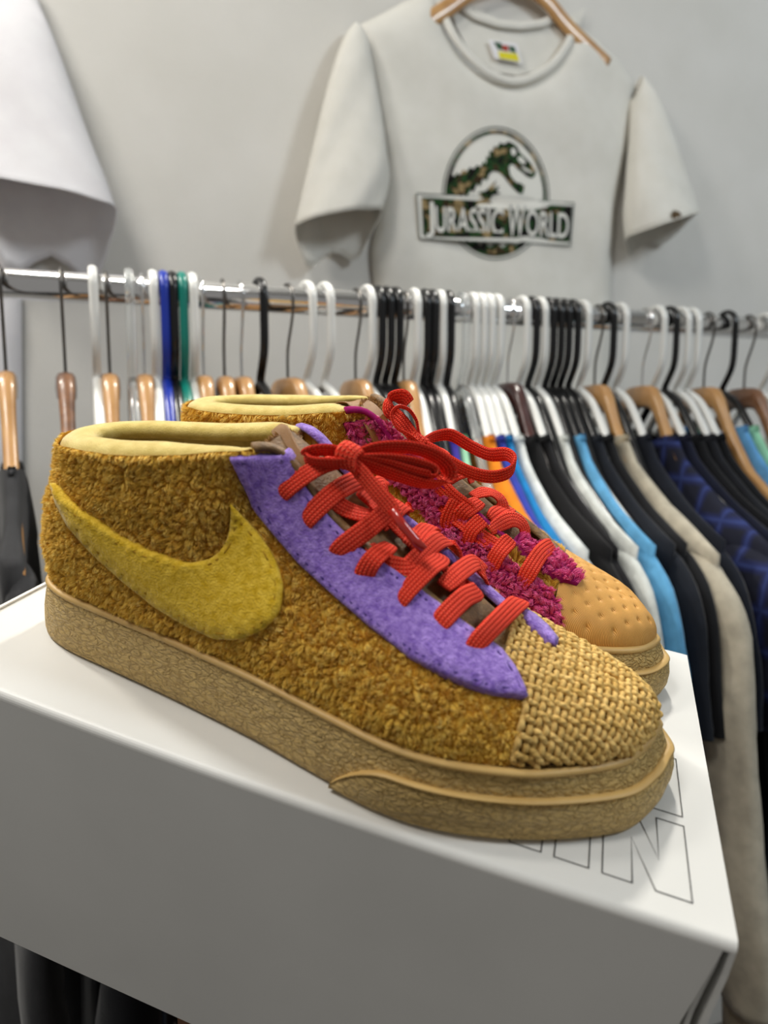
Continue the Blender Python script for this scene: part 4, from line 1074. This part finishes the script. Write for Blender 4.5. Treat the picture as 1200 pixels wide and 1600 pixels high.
tee('bright white T-shirt cropped by the left edge, hung on the wall',BP2,None,[([(40,-60),(63,7),(80,50),(110,133),(143,227),(167,290),(182,337)],[(-60,-60),(-60,0),(-60,60),(-55,130),(-50,200),(-45,260),(-40,300)],.085,.045)],M['teel'],5)
# back of the neck inside the collar, tag, wooden hanger
def wallpatch(name, poly, off, m, parent, org, step=.02, label=None):
    pw=[onwall(x,y,off) for x,y in poly]; v2,f2,_,_=sheet_poly(pw,step)
    o=mesh_obj(name,[wallpt(a,z,off)-org for a,z in v2],f2,m,parent); 
    if label: o['label']=label
    return o
wallpatch('back_neck',[(700,-20),(712,40),(735,85),(775,112),(808,118),(845,108),(880,80),(905,40),(916,10),(880,30),(830,36),(780,30),(735,8)],.010,M['tee'],tw,TO)
cpx=[(722,6),(745,22),(780,34),(815,38),(850,34),(885,18)]
V,Fc=tube([wallpt(*onwall(x,y,.02),.014)-TO for x,y in cpx],.007,8,flat=(.4,1),ref=QDIR); mesh_obj('back_collar',V,Fc,M['tee'],tw)
tg=wallpatch('neck_tag',[(763,62),(808,68),(816,99),(773,91)],.017,M['teel'],tw,TO); tg['label']='small white neck tag printed green, red and yellow'
wallpatch('tag_print',[(778,80),(808,84),(812,96),(781,91)],.0176,M['tag_yellow'],tg,TO)
wallpatch('tag_print',[(771,65),(783,67),(786,78),(778,77)],.0176,M['tag_green'],tg,TO); wallpatch('tag_print',[(795,71),(804,73),(807,83),(797,80)],.0176,M['tag_green'],tg,TO)
wallpatch('tag_print',[(784,70),(794,71),(795,80),(786,79)],.0176,M['tag_red'],tg,TO)
hc=wallpt(*onwall(800,-40,.02),.02); wh=empty('coat_hanger',Matrix.Translation(hc),'curved wooden hanger inside the neck of the T-shirt on the wall','hanger')
C=catmull([np.array(onwall(x,y,.022)) for x,y in [(640,50),(700,12),(745,-18),(800,-32),(850,-4),(890,42),(950,100)]],8)
V,Fc=tube([wallpt(a,z,.0205)-hc for a,z in C],.013,14,flat=(.45,1.0),ref=QDIR); mesh_obj('wooden_bar',V,Fc,M['wood'],wh)
top=onwall(800,-32,.022); V,Fc=tube([wallpt(top[0],top[1],.02)-hc,wallpt(top[0],top[1]+.05,.02)-hc,wallpt(top[0]+.012,top[1]+.065,.02)-hc,wallpt(top[0],top[1]+.08,.02)-hc,wallpt(top[0]-.014,top[1]+.066,.02)-hc],.002,8); mesh_obj('hook',V,Fc,M['chrome'],wh)
V,Fc=tube([wallpt(top[0],top[1]+.076,0),wallpt(top[0],top[1]+.076,.03)],.002,8); nl=mesh_obj('wall_nail',V,Fc,M['chrome']); props(nl,'steel nail holding the wooden hanger of the printed T-shirt','nail')
# sleeve patch
o_=wallpatch('sleeve_patch',[(1052,328),(1062,331),(1066,338),(1060,346),(1051,343),(1049,335)],.104,M['patch'],tw,TO); o_['label']='tiny round brown patch on the right sleeve hem'
# emblem
ZREF=max(onwall(x,y,.04)[1] for x,y in BP)
def printm(name, polys, m, lift, step=.006):
    V=[];F_=[]
    for P in polys:
        pw=[onwall(x,y,.04) for x,y in P]; v2,f2,_,_=sheet_poly(pw,step); o=len(V)
        V+=[wallpt(a,z,TOFF(a,z,1)+lift)-TO for a,z in v2]; F_+=[tuple(i+o for i in f) for f in f2]
    return mesh_obj(name,V,F_,m,tw)
def ell(cx,cy,rx,ry,n=48,a0=0,a1=2*PI): return [(cx+rx*math.cos(a),cy+ry*math.sin(a)) for a in np.linspace(a0,a1,n,endpoint=a1-a0<6)]
def ringp(cx,cy,rx,ry,w): 
    out=[]; n=48
    for i in range(n):
        a,b=2*PI*i/n,2*PI*(i+1)/n; out.append([(cx+rx*math.cos(a),cy+ry*math.sin(a)),(cx+rx*math.cos(b),cy+ry*math.sin(b)),(cx+(rx-w)*math.cos(b),cy+(ry-w)*math.sin(b)),(cx+(rx-w)*math.cos(a),cy+(ry-w)*math.sin(a))])
    return out
printm('print_ring',ringp(780,299,84,105,2.0),M['print_grey'],.0012,.05)
printm('print_ring',ringp(780,299,79,99,5.0),M['camo'],.0013,.05)
cv=lambda P:[(640+x/4.286,180+y/4.286) for x,y in P]
printm('print_field',[cv([(300,560),(300,400),(350,300),(430,200),(540,130),(650,120),(760,170),(850,260),(900,370),(915,480),(910,570)]),],M['print_white'],.0008)
printm('print_dinosaur',[cv([(282,560),(276,500),(285,430),(300,385),(318,398),(330,372),(352,388),(372,352),(396,368),(415,338),(440,352),(462,325),(488,338),(505,300),(522,318),(526,262),(546,276),(545,225),(566,236),(580,195),(600,205),(622,170),(650,182),(680,160),(712,172),(742,192),(760,232),(800,270),(838,305),(872,362),(862,392),(838,408),(805,398),(775,372),(742,352),(716,320),(694,316),(676,340),(684,395),(712,432),(742,452),(752,440),(766,462),(782,458),(776,492),(764,522),(738,515),(706,488),(668,446),(640,405),(604,374),(566,368),(540,392),(528,430),(500,418),(486,466),(462,450),(444,505),(424,488),(404,532),(384,515),(360,556)]),
  cv([(470,562),(492,520),(470,508),(520,500),(548,470),(590,430),(566,486),(612,468),(590,505),(618,520),(566,530),(546,566)])],M['camo'],.0018)
printm('print_highlight',[cv([(696,215),(722,205),(736,238),(716,262),(698,246)]),cv([(740,268),(772,262),(800,300),(788,318),(752,300)]),cv([(756,330),(790,338),(826,360),(850,366),(840,376),(800,366)])],M['print_white'],.0023)
def frame(P,w):
    c=np.mean(P,0); Q=[tuple(np.array(p)+(c-np.array(p))*np.array([w/abs((c-np.array(p))[0]),w/abs((c-np.array(p))[1])])) for p in P]
    return [[P[i],P[(i+1)%4],Q[(i+1)%4],Q[i]] for i in range(4)]
OB=[(653,299),(902,314),(897,382),(656,373)]
printm('print_banner',[OB],M['print_white'],.0024,.012); printm('print_banner',frame(OB,1.8),M['print_grey'],.0030,.012)
printm('print_banner',[[(662,306),(899,320),(895,376),(663,367)]],M['camo'],.0029,.012)
printm('print_ground',[cv([(395,815),(430,840),(470,835),(500,860),(520,838),(560,870),(600,845),(640,878),(680,850),(730,862),(790,820),(760,865),(700,900),(620,918),(540,912),(470,885)])],M['camo'],.0018)
def text_mesh(body, name, m, quad, lift, off=0.0, sc=1.0):
    cu=bpy.data.curves.new(name,'FONT'); cu.body=body; cu.offset=off; ob=bpy.data.objects.new(name,cu); COL.objects.link(ob)
    dg=bpy.context.evaluated_depsgraph_get(); me=bpy.data.meshes.new_from_object(ob.evaluated_get(dg)); bpy.data.objects.remove(ob)
    bm=bmesh.new(); bm.from_mesh(me); bmesh.ops.triangulate(bm,faces=bm.faces[:]); bm.to_mesh(me); bm.free()
    xs=[v.co.x for v in me.vertices]; ys=[v.co.y for v in me.vertices]; x0,x1,y0,y1=min(xs),max(xs),min(ys),max(ys); q=[np.array(p) for p in quad]
    for v in me.vertices:
        s=(v.co.x-x0)/(x1-x0); t=(v.co.y-y0)/(y1-y0); p=(q[3]*(1-s)+q[2]*s)*(1-t)+(q[0]*(1-s)+q[1]*s)*t
        a,z=onwall(p[0],p[1],.04); v.co=wallpt(a,z,TOFF(a,z,1)+lift)-TO
    me.materials.append(m); o=bpy.data.objects.new(name,me); COL.objects.link(o); o.parent=tw; return o
Qs=[('J',[(668,312),(681,313),(681,372),(668,371)]),('URASSIC',[(683,319),(789,325),(789,366),(683,361)]),('W',[(795,318),(822,320),(822,370),(795,369)]),('ORLD',[(824,327),(893,331),(892,371),(824,367)])]
for b_,q_ in Qs:
    text_mesh(b_,'print_lettering',M['ink'],[(x+1.2,y+1.2) for x,y in q_],.0034,.035)
    text_mesh(b_,'print_lettering',M['print_white'],q_,.0040,.012)
